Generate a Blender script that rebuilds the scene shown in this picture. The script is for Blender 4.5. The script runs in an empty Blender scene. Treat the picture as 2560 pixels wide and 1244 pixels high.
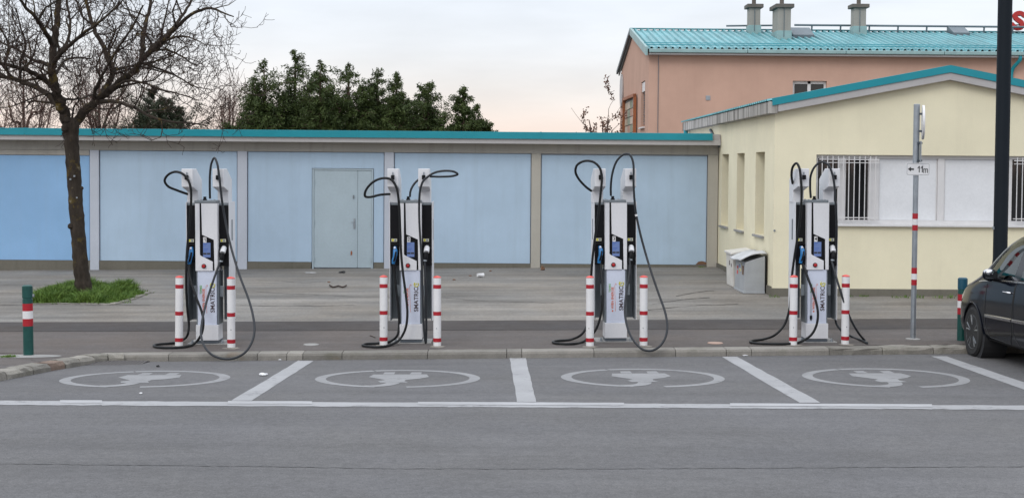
import bpy, bmesh, math, random
import numpy as np
from mathutils import Vector, Matrix

# ------------------------------------------------------------------ camera, sky, sun, exposure
scene = bpy.context.scene
HC = 2.446                                     # eye height above the gutter
F_PX, CX, CY = 3500.0, 1280.0, 542.0           # focal length / principal point, in photograph pixels
def cam_basis(yaw, pitch, roll):
    f = Vector((math.sin(yaw)*math.cos(pitch), math.cos(yaw)*math.cos(pitch), -math.sin(pitch)))
    r = Vector((math.cos(yaw), -math.sin(yaw), 0.0)); u = r.cross(f)
    c, s = math.cos(roll), math.sin(roll)
    return c*r + s*u, -s*r + c*u, f
CR, CU, CF = cam_basis(math.atan(30/3500), math.radians(2.0), math.radians(0.45))
CO = Vector((0, 0, HC))
cam_data = bpy.data.cameras.new('camera'); cam = bpy.data.objects.new('camera', cam_data)
scene.collection.objects.link(cam); scene.camera = cam
cam.matrix_world = Matrix(((CR.x, CU.x, -CF.x, CO.x), (CR.y, CU.y, -CF.y, CO.y), (CR.z, CU.z, -CF.z, CO.z), (0, 0, 0, 1)))
cam_data.sensor_fit = 'HORIZONTAL'; cam_data.sensor_width = 36.0
cam_data.lens = 36.0*F_PX/2560.0
cam_data.shift_y = -(622.0-CY)/2560.0
cam_data.clip_start = 0.1; cam_data.clip_end = 6000.0

SUN_AZ, SUN_EL = math.radians(215), math.radians(38)    # azimuth clockwise from +Y (behind and left of the camera)
world = bpy.data.worlds.new('World'); scene.world = world; world.use_nodes = True
def build_world():
    nt = world.node_tree; nt.nodes.clear(); N = nt.nodes.new; L = nt.links.new
    out = N('ShaderNodeOutputWorld'); bg = N('ShaderNodeBackground'); L(bg.outputs[0], out.inputs[0])
    tc = N('ShaderNodeTexCoord'); sep = N('ShaderNodeSeparateXYZ'); L(tc.outputs['Generated'], sep.inputs[0])
    sky = N('ShaderNodeTexSky'); sky.sky_type = 'NISHITA'; sky.sun_disc = False
    sky.sun_elevation = SUN_EL; sky.sun_rotation = SUN_AZ
    sk = N('ShaderNodeVectorMath'); sk.operation = 'SCALE'; sk.inputs[3].default_value = 0.10; L(sky.outputs[0], sk.inputs[0])
    # overcast deck: hue by elevation, warm at the horizon
    ramp = N('ShaderNodeValToRGB'); L(sep.outputs['Z'], ramp.inputs[0])
    cr = ramp.color_ramp; cr.interpolation = 'B_SPLINE'
    stops = [(0.0, (.97, .72, .65)), (.022, (1.0, .82, .72)), (.05, (.99, .935, .90)), (.085, (.91, .94, .985)), (.14, (.81, .875, .97)), (.35, (.76, .80, .87)), (1.0, (.78, .82, .88))]
    cr.elements[0].position, cr.elements[0].color = stops[0][0], (*stops[0][1], 1)
    cr.elements[1].position, cr.elements[1].color = stops[-1][0], (*stops[-1][1], 1)
    for p, c in stops[1:-1]:
        e = cr.elements.new(p); e.color = (*c, 1)
    # soft cloud banks
    mp = N('ShaderNodeMapping'); L(tc.outputs['Generated'], mp.inputs[0]); mp.inputs['Scale'].default_value = (3.2, 3.2, 14.0)
    nz = N('ShaderNodeTexNoise'); L(mp.outputs[0], nz.inputs[0]); nz.inputs['Scale'].default_value = 1.6; nz.inputs['Detail'].default_value = 5; nz.inputs['Roughness'].default_value = .5
    mr = N('ShaderNodeMapRange'); L(nz.outputs['Fac'], mr.inputs[0]); mr.inputs[1].default_value = .35; mr.inputs[2].default_value = .65; mr.inputs[3].default_value = .93; mr.inputs[4].default_value = 1.09
    # overcast luminance distribution (brighter towards the zenith)
    ov = N('ShaderNodeMapRange'); L(sep.outputs['Z'], ov.inputs[0]); ov.inputs[1].default_value = .08; ov.inputs[2].default_value = 1.0; ov.inputs[3].default_value = 1.0; ov.inputs[4].default_value = 2.5
    mm = N('ShaderNodeMath'); mm.operation = 'MULTIPLY'; L(mr.outputs[0], mm.inputs[0]); L(ov.outputs[0], mm.inputs[1])
    sc = N('ShaderNodeVectorMath'); sc.operation = 'SCALE'; L(ramp.outputs[0], sc.inputs[0]); L(mm.outputs[0], sc.inputs[3])
    mix = N('ShaderNodeMix'); mix.data_type = 'RGBA'; mix.inputs[0].default_value = .92
    L(sk.outputs[0], mix.inputs[6]); L(sc.outputs[0], mix.inputs[7])
    L(mix.outputs[2], bg.inputs[0]); bg.inputs[1].default_value = 1.0
build_world()
sun_d = bpy.data.lights.new('sun', 'SUN'); sun_d.energy = 0.9; sun_d.angle = math.radians(25); sun_d.color = (1.0, .95, .88)
sun = bpy.data.objects.new('sun', sun_d); scene.collection.objects.link(sun)
sdir = Vector((math.sin(SUN_AZ)*math.cos(SUN_EL), math.cos(SUN_AZ)*math.cos(SUN_EL), math.sin(SUN_EL)))
sun.rotation_euler = sdir.to_track_quat('Z', 'Y').to_euler()
vs = scene.view_settings; vs.view_transform = 'Standard'; vs.look = 'None'; vs.exposure = 0.0; vs.gamma = 1.0; vs.use_curve_mapping = False
scene.cycles.use_denoising = True

# ------------------------------------------------------------------ helpers
rng = random.Random(7); nrng = np.random.default_rng(7)
COL = scene.collection
def ray(px, py): return CF + CR*((px-CX)/F_PX) + CU*((CY-py)/F_PX)
def P(px, py, Y):
    d = ray(px, py); return CO + d*(Y/d.y)
def lerp(a, b, t): return a+(b-a)*t
def interp(x, xs, ys): return float(np.interp(x, xs, ys))
def lat(Y): return interp(Y, [9, 13.4, 18, 24, 30], [0, 0, .008, .010, .012])
def cl(X): return max(-13.0, min(13.0, X))
def kerb_y(X): return 17.94+.062*max(-8, min(12, X))
def road_z(X, Y):
    k = kerb_y(X)
    if Y > 13.4: z = .178*(k-Y)/(k-13.4)
    else: z = interp(Y, [-60, -5, 2, 9.3, 13.4], [0, .15, .22, .24, .178])
    return z+lat(Y)*cl(X)
def pave_z(X, Y):
    k = kerb_y(X)
    if Y < k: return road_z(X, Y)+.088
    return interp(Y, [k, 19.5, 21.5, 24.3, 30.5, 40], [.088, .092, .12, .20, .27, .3])+lat(Y)*cl(X)
def GP(px, py, fn=pave_z, dz=0.0):
    z = .1
    d = ray(px, py)
    for _ in range(30):
        p = CO+d*((z-HC)/d.z); z = lerp(z, fn(p.x, p.y)+dz, .7)
    return CO+d*((z-HC)/d.z)

def tag(o, label=None, cat=None, group=None, kind=None):
    if label: o['label'] = label
    if cat: o['category'] = cat
    if group: o['group'] = group
    if kind: o['kind'] = kind
    return o
def empty(name, loc=(0, 0, 0), rz=0.0):
    o = bpy.data.objects.new(name, None); COL.objects.link(o); o.location = loc; o.rotation_euler = (0, 0, rz); o.empty_display_size = .1
    return o
def link(name, me, m=None, parent=None, smooth=False):
    o = bpy.data.objects.new(name, me); COL.objects.link(o)
    if m is not None and len(me.materials) == 0: me.materials.append(m)
    if parent is not None: o.parent = parent
    if smooth:
        me.polygons.foreach_set('use_smooth', [True]*len(me.polygons)); me.set_sharp_from_angle(angle=math.radians(38))
    return o
class MB:
    """collects shapes into one mesh"""
    def __init__(s): s.v = []; s.f = []
    def poly(s, pts):
        b = len(s.v); s.v += [tuple(p) for p in pts]; s.f.append(tuple(range(b, b+len(pts)))); return s
    def box(s, x0, x1, y0, y1, z0, z1):
        b = len(s.v)
        s.v += [(x0, y0, z0), (x1, y0, z0), (x1, y1, z0), (x0, y1, z0), (x0, y0, z1), (x1, y0, z1), (x1, y1, z1), (x0, y1, z1)]
        s.f += [(b, b+3, b+2, b+1), (b+4, b+5, b+6, b+7), (b, b+1, b+5, b+4), (b+1, b+2, b+6, b+5), (b+2, b+3, b+7, b+6), (b+3, b, b+4, b+7)]
        return s
    def prism(s, pts, vec):
        """extrude polygon pts (3d) by vec"""
        b = len(s.v); n = len(pts); v = Vector(vec)
        s.v += [tuple(p) for p in pts]+[tuple(Vector(p)+v) for p in pts]
        s.f.append(tuple(range(b+n-1, b-1, -1))); s.f.append(tuple(range(b+n, b+2*n)))
        for i in range(n):
            j = (i+1) % n; s.f.append((b+i, b+j, b+n+j, b+n+i))
        return s
    def tube(s, pts, rad, sides=6, cap=True):
        pts = [Vector(p) for p in pts]; n = len(pts)
        if not hasattr(rad, '__len__'): rad = [rad]*n
        b = len(s.v); prev = None
        for i in range(n):
            t = (pts[min(i+1, n-1)]-pts[max(i-1, 0)])
            if t.length < 1e-9: t = Vector((0, 0, 1))
            t.normalize()
            if prev is None:
                a = Vector((0, 0, 1)) if abs(t.z) < .9 else Vector((1, 0, 0)); nrm = t.cross(a).normalized()
            else:
                nrm = prev-t*prev.dot(t)
                if nrm.length < 1e-6: nrm = t.orthogonal()
                nrm.normalize()
            prev = nrm; bi = t.cross(nrm)
            for k in range(sides):
                a = 2*math.pi*k/sides; s.v.append(tuple(pts[i]+(nrm*math.cos(a)+bi*math.sin(a))*rad[i]))
        for i in range(n-1):
            for k in range(sides):
                k2 = (k+1) % sides; s.f.append((b+i*sides+k, b+i*sides+k2, b+(i+1)*sides+k2, b+(i+1)*sides+k))
        if cap:
            s.f.append(tuple(range(b+sides-1, b-1, -1))); s.f.append(tuple(range(b+(n-1)*sides, b+n*sides)))
        return s
    def lathe(s, prof, sides=24, c=(0, 0, 0), axis='z'):
        """prof list of (r, h)"""
        b = len(s.v)
        for r, h in prof:
            for k in range(sides):
                a = 2*math.pi*k/sides; x, y = r*math.cos(a), r*math.sin(a)
                if axis == 'z': p = (c[0]+x, c[1]+y, c[2]+h)
                elif axis == 'y': p = (c[0]+x, c[1]+h, c[2]-y)
                else: p = (c[0]+h, c[1]+x, c[2]+y)
                s.v.append(p)
        for i in range(len(prof)-1):
            for k in range(sides):
                k2 = (k+1) % sides; s.f.append((b+i*sides+k, b+i*sides+k2, b+(i+1)*sides+k2, b+(i+1)*sides+k))
        s.f.append(tuple(range(b+sides-1, b-1, -1))); n = len(prof); s.f.append(tuple(range(b+(n-1)*sides, b+n*sides)))
        return s
    def mesh(s, name, bevel=0.0, seg=2):
        me = bpy.data.meshes.new(name); me.from_pydata(s.v, [], s.f)
        if bevel > 0:
            bm = bmesh.new(); bm.from_mesh(me); bmesh.ops.remove_doubles(bm, verts=bm.verts, dist=1e-5)
            bmesh.ops.recalc_face_normals(bm, faces=bm.faces)
            ed = [e for e in bm.edges if len(e.link_faces) == 2 and e.calc_face_angle(0) > .5]
            bmesh.ops.bevel(bm, geom=ed, offset=bevel, segments=seg, affect='EDGES', profile=.6)
            bm.to_mesh(me); bm.free()
        me.update(); return me
    def build(s, name, m, parent=None, bevel=0.0, smooth=False, seg=2):
        o = link(name, s.mesh(name, bevel, seg), m, parent, smooth)
        if bevel > 0 and not smooth: pass
        return o
def copy_tree(o, parent=None):
    c = o.copy(); COL.objects.link(c); c.parent = parent
    for ch in o.children: copy_tree(ch, c)
    return c
def spline(pts, n=8):
    """Catmull-Rom through the points"""
    p = [np.array(q, float) for q in pts]; p = [2*p[0]-p[1]]+p+[2*p[-1]-p[-2]]; out = []
    for i in range(1, len(p)-2):
        d = [max(1e-4, np.linalg.norm(p[i+k]-p[i+k-1]))**.5 for k in (0, 1, 2)]
        t0 = 0; t1 = d[0]; t2 = t1+d[1]; t3 = t2+d[2]
        for k in range(n):
            t = t1+(t2-t1)*k/n
            a1 = (t1-t)/(t1-t0)*p[i-1]+(t-t0)/(t1-t0)*p[i]; a2 = (t2-t)/(t2-t1)*p[i]+(t-t1)/(t2-t1)*p[i+1]; a3 = (t3-t)/(t3-t2)*p[i+1]+(t-t2)/(t3-t2)*p[i+2]
            b1 = (t2-t)/(t2-t0)*a1+(t-t0)/(t2-t0)*a2; b2 = (t3-t)/(t3-t1)*a2+(t-t1)/(t3-t1)*a3
            out.append(tuple((t2-t)/(t2-t1)*b1+(t-t1)/(t2-t1)*b2))
    out.append(tuple(p[-2])); return out
def text_mesh(s, size, offset=0.0, extrude=.001, align='CENTER', spacing=1.0):
    cu = bpy.data.curves.new('txt', 'FONT'); cu.body = s; cu.size = size; cu.offset = offset; cu.extrude = extrude; cu.align_x = align; cu.align_y = 'CENTER'; cu.space_character = spacing; cu.resolution_u = 4
    o = bpy.data.objects.new('txt', cu); COL.objects.link(o)
    bpy.context.view_layer.update()
    me = bpy.data.meshes.new_from_object(o.evaluated_get(bpy.context.evaluated_depsgraph_get()))
    bpy.data.objects.remove(o); bpy.data.curves.remove(cu); me.materials.clear()
    return me
def xform(me, M): me.transform(M); return me
def one_mesh(h, w, th, dep=.0008):
    """a figure 1 with a flag, in the XZ plane facing -Y, centred"""
    return MB().prism([(w/2-th, 0, -h/2), (w/2, 0, -h/2), (w/2, 0, h/2), (w/2-th*.8, 0, h/2), (-w/2, 0, h*.22), (-w/2, 0, h*.06), (w/2-th, 0, h*.26)], (0, dep, 0)).mesh('figure')
# text lying in the XZ plane facing -Y
FACE = Matrix.Rotation(math.pi/2, 4, 'X')

# ------------------------------------------------------------------ materials
def new_mat(name):
    m = bpy.data.materials.new(name); m.use_nodes = True; nt = m.node_tree; nt.nodes.clear()
    out = nt.nodes.new('ShaderNodeOutputMaterial'); b = nt.nodes.new('ShaderNodeBsdfPrincipled'); nt.links.new(b.outputs[0], out.inputs[0])
    return m, nt, b
def noise(nt, scale, detail=4, rough=.55, stretch=(1, 1, 1), coord='Object'):
    tc = nt.nodes.new('ShaderNodeTexCoord'); mp = nt.nodes.new('ShaderNodeMapping'); mp.inputs['Scale'].default_value = stretch
    nt.links.new(tc.outputs[coord], mp.inputs[0])
    n = nt.nodes.new('ShaderNodeTexNoise'); nt.links.new(mp.outputs[0], n.inputs[0])
    n.inputs['Scale'].default_value = scale; n.inputs['Detail'].default_value = detail; n.inputs['Roughness'].default_value = rough
    return n.outputs['Fac']
def maprange(nt, v, a, b, c, d):
    r = nt.nodes.new('ShaderNodeMapRange'); nt.links.new(v, r.inputs[0])
    for i, x in enumerate((a, b, c, d)): r.inputs[i+1].default_value = x
    return r.outputs[0]
def math_(nt, op, a, b):
    r = nt.nodes.new('ShaderNodeMath'); r.operation = op
    for i, x in enumerate((a, b)):
        if isinstance(x, (int, float)): r.inputs[i].default_value = x
        else: nt.links.new(x, r.inputs[i])
    return r.outputs[0]
def mixc(nt, fac, a, b):
    r = nt.nodes.new('ShaderNodeMix'); r.data_type = 'RGBA'
    for i, x in ((0, fac), (6, a), (7, b)):
        if isinstance(x, (int, float)): r.inputs[i].default_value = x
        elif isinstance(x, tuple): r.inputs[i].default_value = (*x[:3], 1)
        else: nt.links.new(x, r.inputs[i])
    return r.outputs[2]
def scalec(nt, col, fac):
    r = nt.nodes.new('ShaderNodeVectorMath'); r.operation = 'SCALE'
    if isinstance(col, tuple): r.inputs[0].default_value = col[:3]
    else: nt.links.new(col, r.inputs[0])
    nt.links.new(fac, r.inputs[3]); return r.outputs[0]
def bump(nt, bsdf, h, strength=.3, dist=.01):
    b = nt.nodes.new('ShaderNodeBump'); b.inputs['Strength'].default_value = strength; b.inputs['Distance'].default_value = dist
    nt.links.new(h, b.inputs['Height']); nt.links.new(b.outputs[0], bsdf.inputs['Normal'])
def simple(name, rgb, rough=.5, metal=0.0, var=.08, scale=6.0, fine=.03, bmp=0.0, bscale=200., spec=.5, stretch=(1, 1, 1)):
    m, nt, b = new_mat(name)
    f1 = maprange(nt, noise(nt, scale, 5, .6, stretch), .3, .7, 1-var, 1+var)
    f2 = maprange(nt, noise(nt, scale*14, 2), .3, .7, 1-fine, 1+fine)
    nt.links.new(scalec(nt, rgb, math_(nt, 'MULTIPLY', f1, f2)), b.inputs['Base Color'])
    nt.links.new(maprange(nt, noise(nt, scale*2, 3), .3, .7, max(.02, rough-.06), min(1, rough+.06)), b.inputs['Roughness'])
    b.inputs['Metallic'].default_value = metal; b.inputs['Specular IOR Level'].default_value = spec
    if bmp: bump(nt, b, noise(nt, bscale, 2), bmp, .004)
    return m
def stucco(name, rgb, dirt=(.25, .22, .18), amt=.25, streak=.10, bmp=.35, grain=90., thr=.52):
    """rendered wall: blotches, vertical run marks, fine grain"""
    m, nt, b = new_mat(name)
    f1 = maprange(nt, noise(nt, .9, 5, .6), .3, .7, .93, 1.06)
    f2 = maprange(nt, noise(nt, grain, 2), .25, .75, .94, 1.06)
    col = scalec(nt, rgb, math_(nt, 'MULTIPLY', f1, f2))
    st = maprange(nt, noise(nt, 1.0, 5, .65, (5.0, 5.0, .35)), thr, thr+.26, 0, streak)
    col = mixc(nt, st, col, dirt)
    bl = maprange(nt, noise(nt, .55, 6, .7), .58, .8, 0, amt)
    col = mixc(nt, bl, col, dirt)
    nt.links.new(col, b.inputs['Base Color']); b.inputs['Roughness'].default_value = .92; b.inputs['Specular IOR Level'].default_value = .2
    bump(nt, b, noise(nt, grain, 3), bmp, .006)
    return m
def asphalt(name, rgb, warm=(1.06, 1.0, .93), speck=.22, streak=.16, blot=.14, grain=220., coarse=1.0):
    m, nt, b = new_mat(name)
    big = maprange(nt, noise(nt, .35, 6, .62), .3, .7, 1-blot, 1+blot)
    stk = maprange(nt, noise(nt, 1.1, 6, .68, (.12, 1.6, 1)), .3, .7, 1-streak, 1+streak)
    fin = maprange(nt, noise(nt, grain, 2, .6), .28, .72, 1-speck, 1+speck)
    tc = nt.nodes.new('ShaderNodeTexCoord'); vo = nt.nodes.new('ShaderNodeTexVoronoi'); vo.inputs['Scale'].default_value = grain*.55
    nt.links.new(tc.outputs['Object'], vo.inputs[0])
    agg = maprange(nt, vo.outputs['Distance'], .0, .5, 1.16, .93)
    mid = maprange(nt, noise(nt, 70., 3, .8), .33, .67, 1-speck*.9, 1+speck*.9); mid2 = maprange(nt, noise(nt, 16., 4, .8), .33, .67, 1-speck*.55, 1+speck*.55); mid = math_(nt, 'MULTIPLY', mid, mid2)
    k = math_(nt, 'MULTIPLY', math_(nt, 'MULTIPLY', math_(nt, 'MULTIPLY', big, mid), stk), math_(nt, 'MULTIPLY', fin, agg))
    hue = mixc(nt, maprange(nt, noise(nt, .6, 4), .35, .65, 0, 1), rgb, tuple(a*w for a, w in zip(rgb, warm)))
    col = scalec(nt, hue, k)
    # oil drips and dark worn spots
    sp = maprange(nt, noise(nt, 1.7, 6, .72, (.42, 1.3, 1)), .66-.05*coarse, .76, 0, .24*coarse)
    col = mixc(nt, sp, col, tuple(.45*c for c in rgb))
    nt.links.new(col, b.inputs['Base Color'])
    nt.links.new(maprange(nt, noise(nt, 3, 4), .3, .7, .78, .95), b.inputs['Roughness']); b.inputs['Specular IOR Level'].default_value = .3
    bump(nt, b, math_(nt, 'ADD', noise(nt, grain, 2), vo.outputs['Distance']), .35, .004)
    return m
def paint(name, rgb, under, wear=.5):
    """worn road paint over asphalt"""
    m, nt, b = new_mat(name)
    n1 = noise(nt, 11, 7, .8); n2 = noise(nt, 2.4, 4, .6)
    w = maprange(nt, math_(nt, 'ADD', math_(nt, 'MULTIPLY', n1, .62), math_(nt, 'MULTIPLY', n2, .38)), .5+.16*(1-wear), .62+.16*(1-wear), 0, .85)
    f = maprange(nt, noise(nt, 160, 2), .3, .7, .88, 1.08); f2 = maprange(nt, noise(nt, 1.3, 4), .3, .7, .88, 1.08)
    c = scalec(nt, rgb, math_(nt, 'MULTIPLY', f, f2))
    nt.links.new(mixc(nt, w, c, under), b.inputs['Base Color']); b.inputs['Roughness'].default_value = .8
    bump(nt, b, noise(nt, 200, 2), .25, .003)
    return m
def granite(name, rgb, var=.35):
    m, nt, b = new_mat(name)
    oi = nt.nodes.new('ShaderNodeObjectInfo')
    f0 = maprange(nt, oi.outputs['Random'], 0, 1, .78, 1.18)
    f1 = maprange(nt, noise(nt, 4, 5, .7), .3, .7, 1-var*.6, 1+var*.5)
    f2 = maprange(nt, noise(nt, 130, 3, .7), .3, .7, 1-var, 1+var)
    col = scalec(nt, rgb, math_(nt, 'MULTIPLY', f0, math_(nt, 'MULTIPLY', f1, f2)))
    moss = maprange(nt, noise(nt, 2.2, 5, .7), .52, .75, 0, .55)
    col = mixc(nt, moss, col, (.085, .085, .05))
    rust = maprange(nt, noise(nt, 1.1, 4, .6), .66, .78, 0, .6)
    col = mixc(nt, rust, col, (.22, .12, .075))
    nt.links.new(col, b.inputs['Base Color']); b.inputs['Roughness'].default_value = .9
    bump(nt, b, noise(nt, 60, 4), .6, .008)
    return m
def leafmat(name, a, bcol, scale=2.5):
    m, nt, b = new_mat(name)
    c = mixc(nt, maprange(nt, noise(nt, scale, 3), .3, .7, 0, 1), a, bcol)
    c = scalec(nt, c, maprange(nt, noise(nt, 40, 1), .3, .7, .75, 1.25))
    nt.links.new(c, b.inputs['Base Color']); b.inputs['Roughness'].default_value = .65; b.inputs['Specular IOR Level'].default_value = .3
    return m
def bark(name, a, lichen, amt=.5, scale=9):
    m, nt, b = new_mat(name)
    c = scalec(nt, a, maprange(nt, noise(nt, scale, 6, .7, (1, 1, .35)), .3, .7, .55, 1.4))
    k = maprange(nt, noise(nt, 3.5, 5, .7), .56, .70, 0, amt)
    c = mixc(nt, k, c, lichen)
    g = maprange(nt, noise(nt, 7.0, 4, .6), .66, .72, 0, .6)
    c = mixc(nt, g, c, (.22, .21, .18))
    nt.links.new(c, b.inputs['Base Color']); b.inputs['Roughness'].default_value = .95; b.inputs['Specular IOR Level'].default_value = .15
    bump(nt, b, noise(nt, scale*4, 5, .7, (1, 1, .4)), .8, .02)
    return m
def glassy(name, rgb, rough=.06, spec=.6):
    m, nt, b = new_mat(name); b.inputs['Base Color'].default_value = (*rgb, 1); b.inputs['Roughness'].default_value = rough; b.inputs['Specular IOR Level'].default_value = spec
    return m

ROAD_C = (.122, .120, .124)
M = dict(
    road=asphalt('asphalt_road', ROAD_C, (1.0, .99, .96), speck=.26, streak=.13, blot=.11),
    pave=asphalt('asphalt_pavement', (.102, .091, .087), speck=.2, streak=.14, blot=.12),
    strip=asphalt('asphalt_strip', (.060, .054, .053), speck=.14, streak=.10, blot=.10),
    yard=asphalt('asphalt_yard', (.182, .174, .162), speck=.26, streak=.34, blot=.24, coarse=2.3),
    soil=simple('soil', (.10, .085, .065), .95, var=.3, scale=2),
    concrete=simple('concrete', (.27, .265, .255), .9, var=.15, scale=3, fine=.08, bmp=.3),
    mortar=simple('mortar', (.20, .18, .155), .9, var=.25, scale=9, fine=.1),
    tar=simple('tar', (.085, .083, .083), .85, var=.2, scale=5),
    crack=simple('crack_dirt', (.07, .062, .055), .95, var=.3, scale=9),
    line=paint('road_paint', (.36, .36, .37), ROAD_C, .45),
    line2=paint('road_paint_worn', (.315, .315, .323), ROAD_C, .78),
    sym=paint('symbol_paint', (.245, .245, .25), ROAD_C, .8),
    kerb=granite('kerb_granite', (.215, .20, .178), .26),
    rough_kerb=granite('rough_granite', (.215, .20, .175), .42),
    rust_kerb=granite('rusty_granite', (.19, .135, .105), .4),
    blue=stucco('blue_render', (.405, .52, .64), (.30, .37, .44), .28, .24, .35, 90., .49),
    blue_strong=stucco('strong_blue_render', (.255, .43, .655), (.26, .37, .52), .2, .22, .35, 90., .48),
    postw=stucco('pale_post_render', (.47, .50, .56), (.3, .3, .28), .2, .15),
    postb=stucco('beige_post_render', (.40, .38, .335), (.2, .18, .14), .3, .25),
    beam=stucco('beam_render', (.40, .38, .345), (.14, .125, .10), .45, .4),
    plinth=stucco('plinth_pebbledash', (.15, .14, .115), (.05, .05, .03), .6, .3, .9, 40.),
    teal=simple('teal_sheet', (.004, .235, .29), .42, var=.06, scale=1.5, fine=.02),
    teal_roof=simple('weathered_teal_roof', (.12, .325, .355), .45, var=.25, scale=1.2, fine=.1, stretch=(3, .4, 1)),
    teal_pale=simple('pale_teal_sheet', (.25, .375, .375), .5, var=.12, scale=2),
    fascia=simple('grey_fascia', (.40, .385, .38), .6, var=.06, scale=1.2),
    slab=stucco('stained_concrete_slab', (.42, .40, .37), (.05, .045, .04), .85, .95, .4, 60., .44),
    doorm=simple('grey_green_door', (.375, .455, .50), .45, var=.05, scale=1.5),
    yellow=stucco('yellow_render', (.75, .695, .515), (.52, .47, .35), .24, .16),
    pink=stucco('pink_render', (.52, .335, .26), (.34, .21, .165), .25, .12),
    whitef=simple('white_window_frame', (.62, .61, .61), .4, var=.04),
    panelw=simple('white_infill_panel', (.68, .69, .71), .45, var=.04, scale=2),
    glass=glassy('window_glass_dark', (.012, .013, .014), .05),
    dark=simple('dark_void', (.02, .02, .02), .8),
    chim=stucco('chimney_render', (.33, .31, .28), (.15, .13, .11), .5, .3, .7, 30.),
    chimcap=simple('chimney_cap', (.13, .115, .10), .9, var=.2),
    steel=simple('galvanised_steel', (.33, .36, .39), .42, .75, var=.12, scale=9),
    rail=simple('grey_rail', (.13, .16, .18), .5, .3),
    redsign=simple('red_sign_face', (.42, .018, .015), .45),
    rust=simple('brown_frame', (.30, .10, .035), .6, var=.15),
    white=simple('white_powder_coat', (.66, .66, .68), .38, var=.03, scale=3),
    whiteb=simple('bluish_white_panel', (.58, .62, .73), .35, var=.03),
    greym=simple('grey_metal', (.20, .225, .245), .45, .3, var=.06),
    darkgrey=simple('dark_grey_metal', (.085, .10, .12), .5, .2, var=.1),
    black=simple('black_panel', (.006, .006, .0075), .42, var=.05, spec=.16),
    rubber=simple('black_cable', (.010, .011, .012), .5, var=.15, scale=12, spec=.28),
    rubber2=simple('grey_cable', (.020, .023, .028), .48, var=.15, scale=12, spec=.35),
    blueplug=simple('blue_plastic', (.012, .15, .38), .35),
    screen=None,
    redbtn=simple('red_button', (.40, .012, .014), .35),
    red=simple('red_band', (.36, .008, .018), .4, var=.05),
    coral=simple('coral_cap', (.62, .085, .07), .5, var=.04),
    bwhite=simple('white_bollard', (.68, .675, .68), .4, var=.05, scale=4),
    green=simple('green_paint', (.004, .060, .052), .38, var=.15, scale=8),
    bluecap=simple('blue_green_cap', (.006, .065, .105), .45, var=.15, scale=20),
    ink=simple('dark_ink', (.055, .035, .04), .6), inkb=simple('black_ink', (.02, .02, .02), .6),
    yel=simple('yellow_ink', (.55, .50, .02), .5), orange=simple('orange_ink', (.60, .12, .04), .5), greeni=simple('green_ink', (.10, .36, .04), .5),
    sticker=simple('sticker', (.55, .54, .42), .5), bluei=simple('blue_ink', (.02, .08, .35), .5),
    lamp=simple('anthracite_post', (.010, .014, .019), .55, var=.06, spec=.12),
    binw=simple('offwhite_bin', (.60, .58, .54), .6, var=.12), bing=simple('grey_bin', (.34, .355, .37), .55, var=.1, scale=4), binlid=simple('pale_bin_lid', (.52, .53, .54), .6, var=.14, scale=5),
    bark=bark('bark', (.044, .035, .028), (.15, .105, .02), .75), barktwig=bark('twig_bark', (.046, .032, .027), (.11, .075, .02), .5),
    bark_far=bark('far_bark', (.13, .085, .072), (.12, .09, .04), .2),
    yew=leafmat('yew_needles', (.027, .045, .010), (.060, .084, .018)),
    pine=leafmat('pine_needles', (.022, .034, .020), (.050, .058, .028)),
    brownleaf=leafmat('brown_leaves', (.14, .055, .03), (.08, .04, .02)),
    grass=leafmat('grass_blades', (.055, .118, .015), (.115, .185, .03), 5),
    litter=simple('white_paper', (.62, .62, .63), .8), twigd=simple('dead_twig', (.05, .032, .024), .9), card=simple('brown_scrap', (.16, .085, .05), .9),
    chrome=simple('chrome', (.62, .62, .64), .18, 1.0, var=.02), alloy=simple('alloy_rim', (.20, .21, .22), .32, .8, var=.05),
    tyre=simple('tyre', (.016, .016, .016), .85, var=.1), interior=simple('car_interior', (.018, .018, .02), .8),
    pinkman=simple('pale_red_lid', (.36, .25, .20), .9, var=.1),
)
def screen_mat():
    m, nt, b = new_mat('lcd_screen'); b.inputs['Base Color'].default_value = (.05, .075, .16, 1); b.inputs['Roughness'].default_value = .2
    b.inputs['Emission Color'].default_value = (.16, .24, .50, 1); b.inputs['Emission Strength'].default_value = .45
    return m
M['screen'] = screen_mat()
def carpaint():
    m, nt, b = new_mat('black_car_paint'); b.inputs['Base Color'].default_value = (.003, .0045, .009, 1); b.inputs['Roughness'].default_value = .13; b.inputs['Specular IOR Level'].default_value = .16
    b.inputs['Coat Weight'].default_value = .12; b.inputs['Coat Roughness'].default_value = .04
    return m
M['car'] = carpaint()
def carglass():
    m, nt, b = new_mat('tinted_car_glass'); nt.nodes.remove(b); out = nt.nodes['Material Output']
    tr = nt.nodes.new('ShaderNodeBsdfTransparent'); tr.inputs[0].default_value = (.50, .62, .58, 1)
    gl = nt.nodes.new('ShaderNodeBsdfGlossy'); gl.inputs['Roughness'].default_value = .02; gl.inputs[0].default_value = (.9, .95, .95, 1)
    fr = nt.nodes.new('ShaderNodeFresnel'); fr.inputs[0].default_value = 1.5
    mx = nt.nodes.new('ShaderNodeMixShader'); nt.links.new(fr.outputs[0], mx.inputs[0]); nt.links.new(tr.outputs[0], mx.inputs[1]); nt.links.new(gl.outputs[0], mx.inputs[2]); nt.links.new(mx.outputs[0], out.inputs[0])
    return m
M['carglass'] = carglass()

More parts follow.
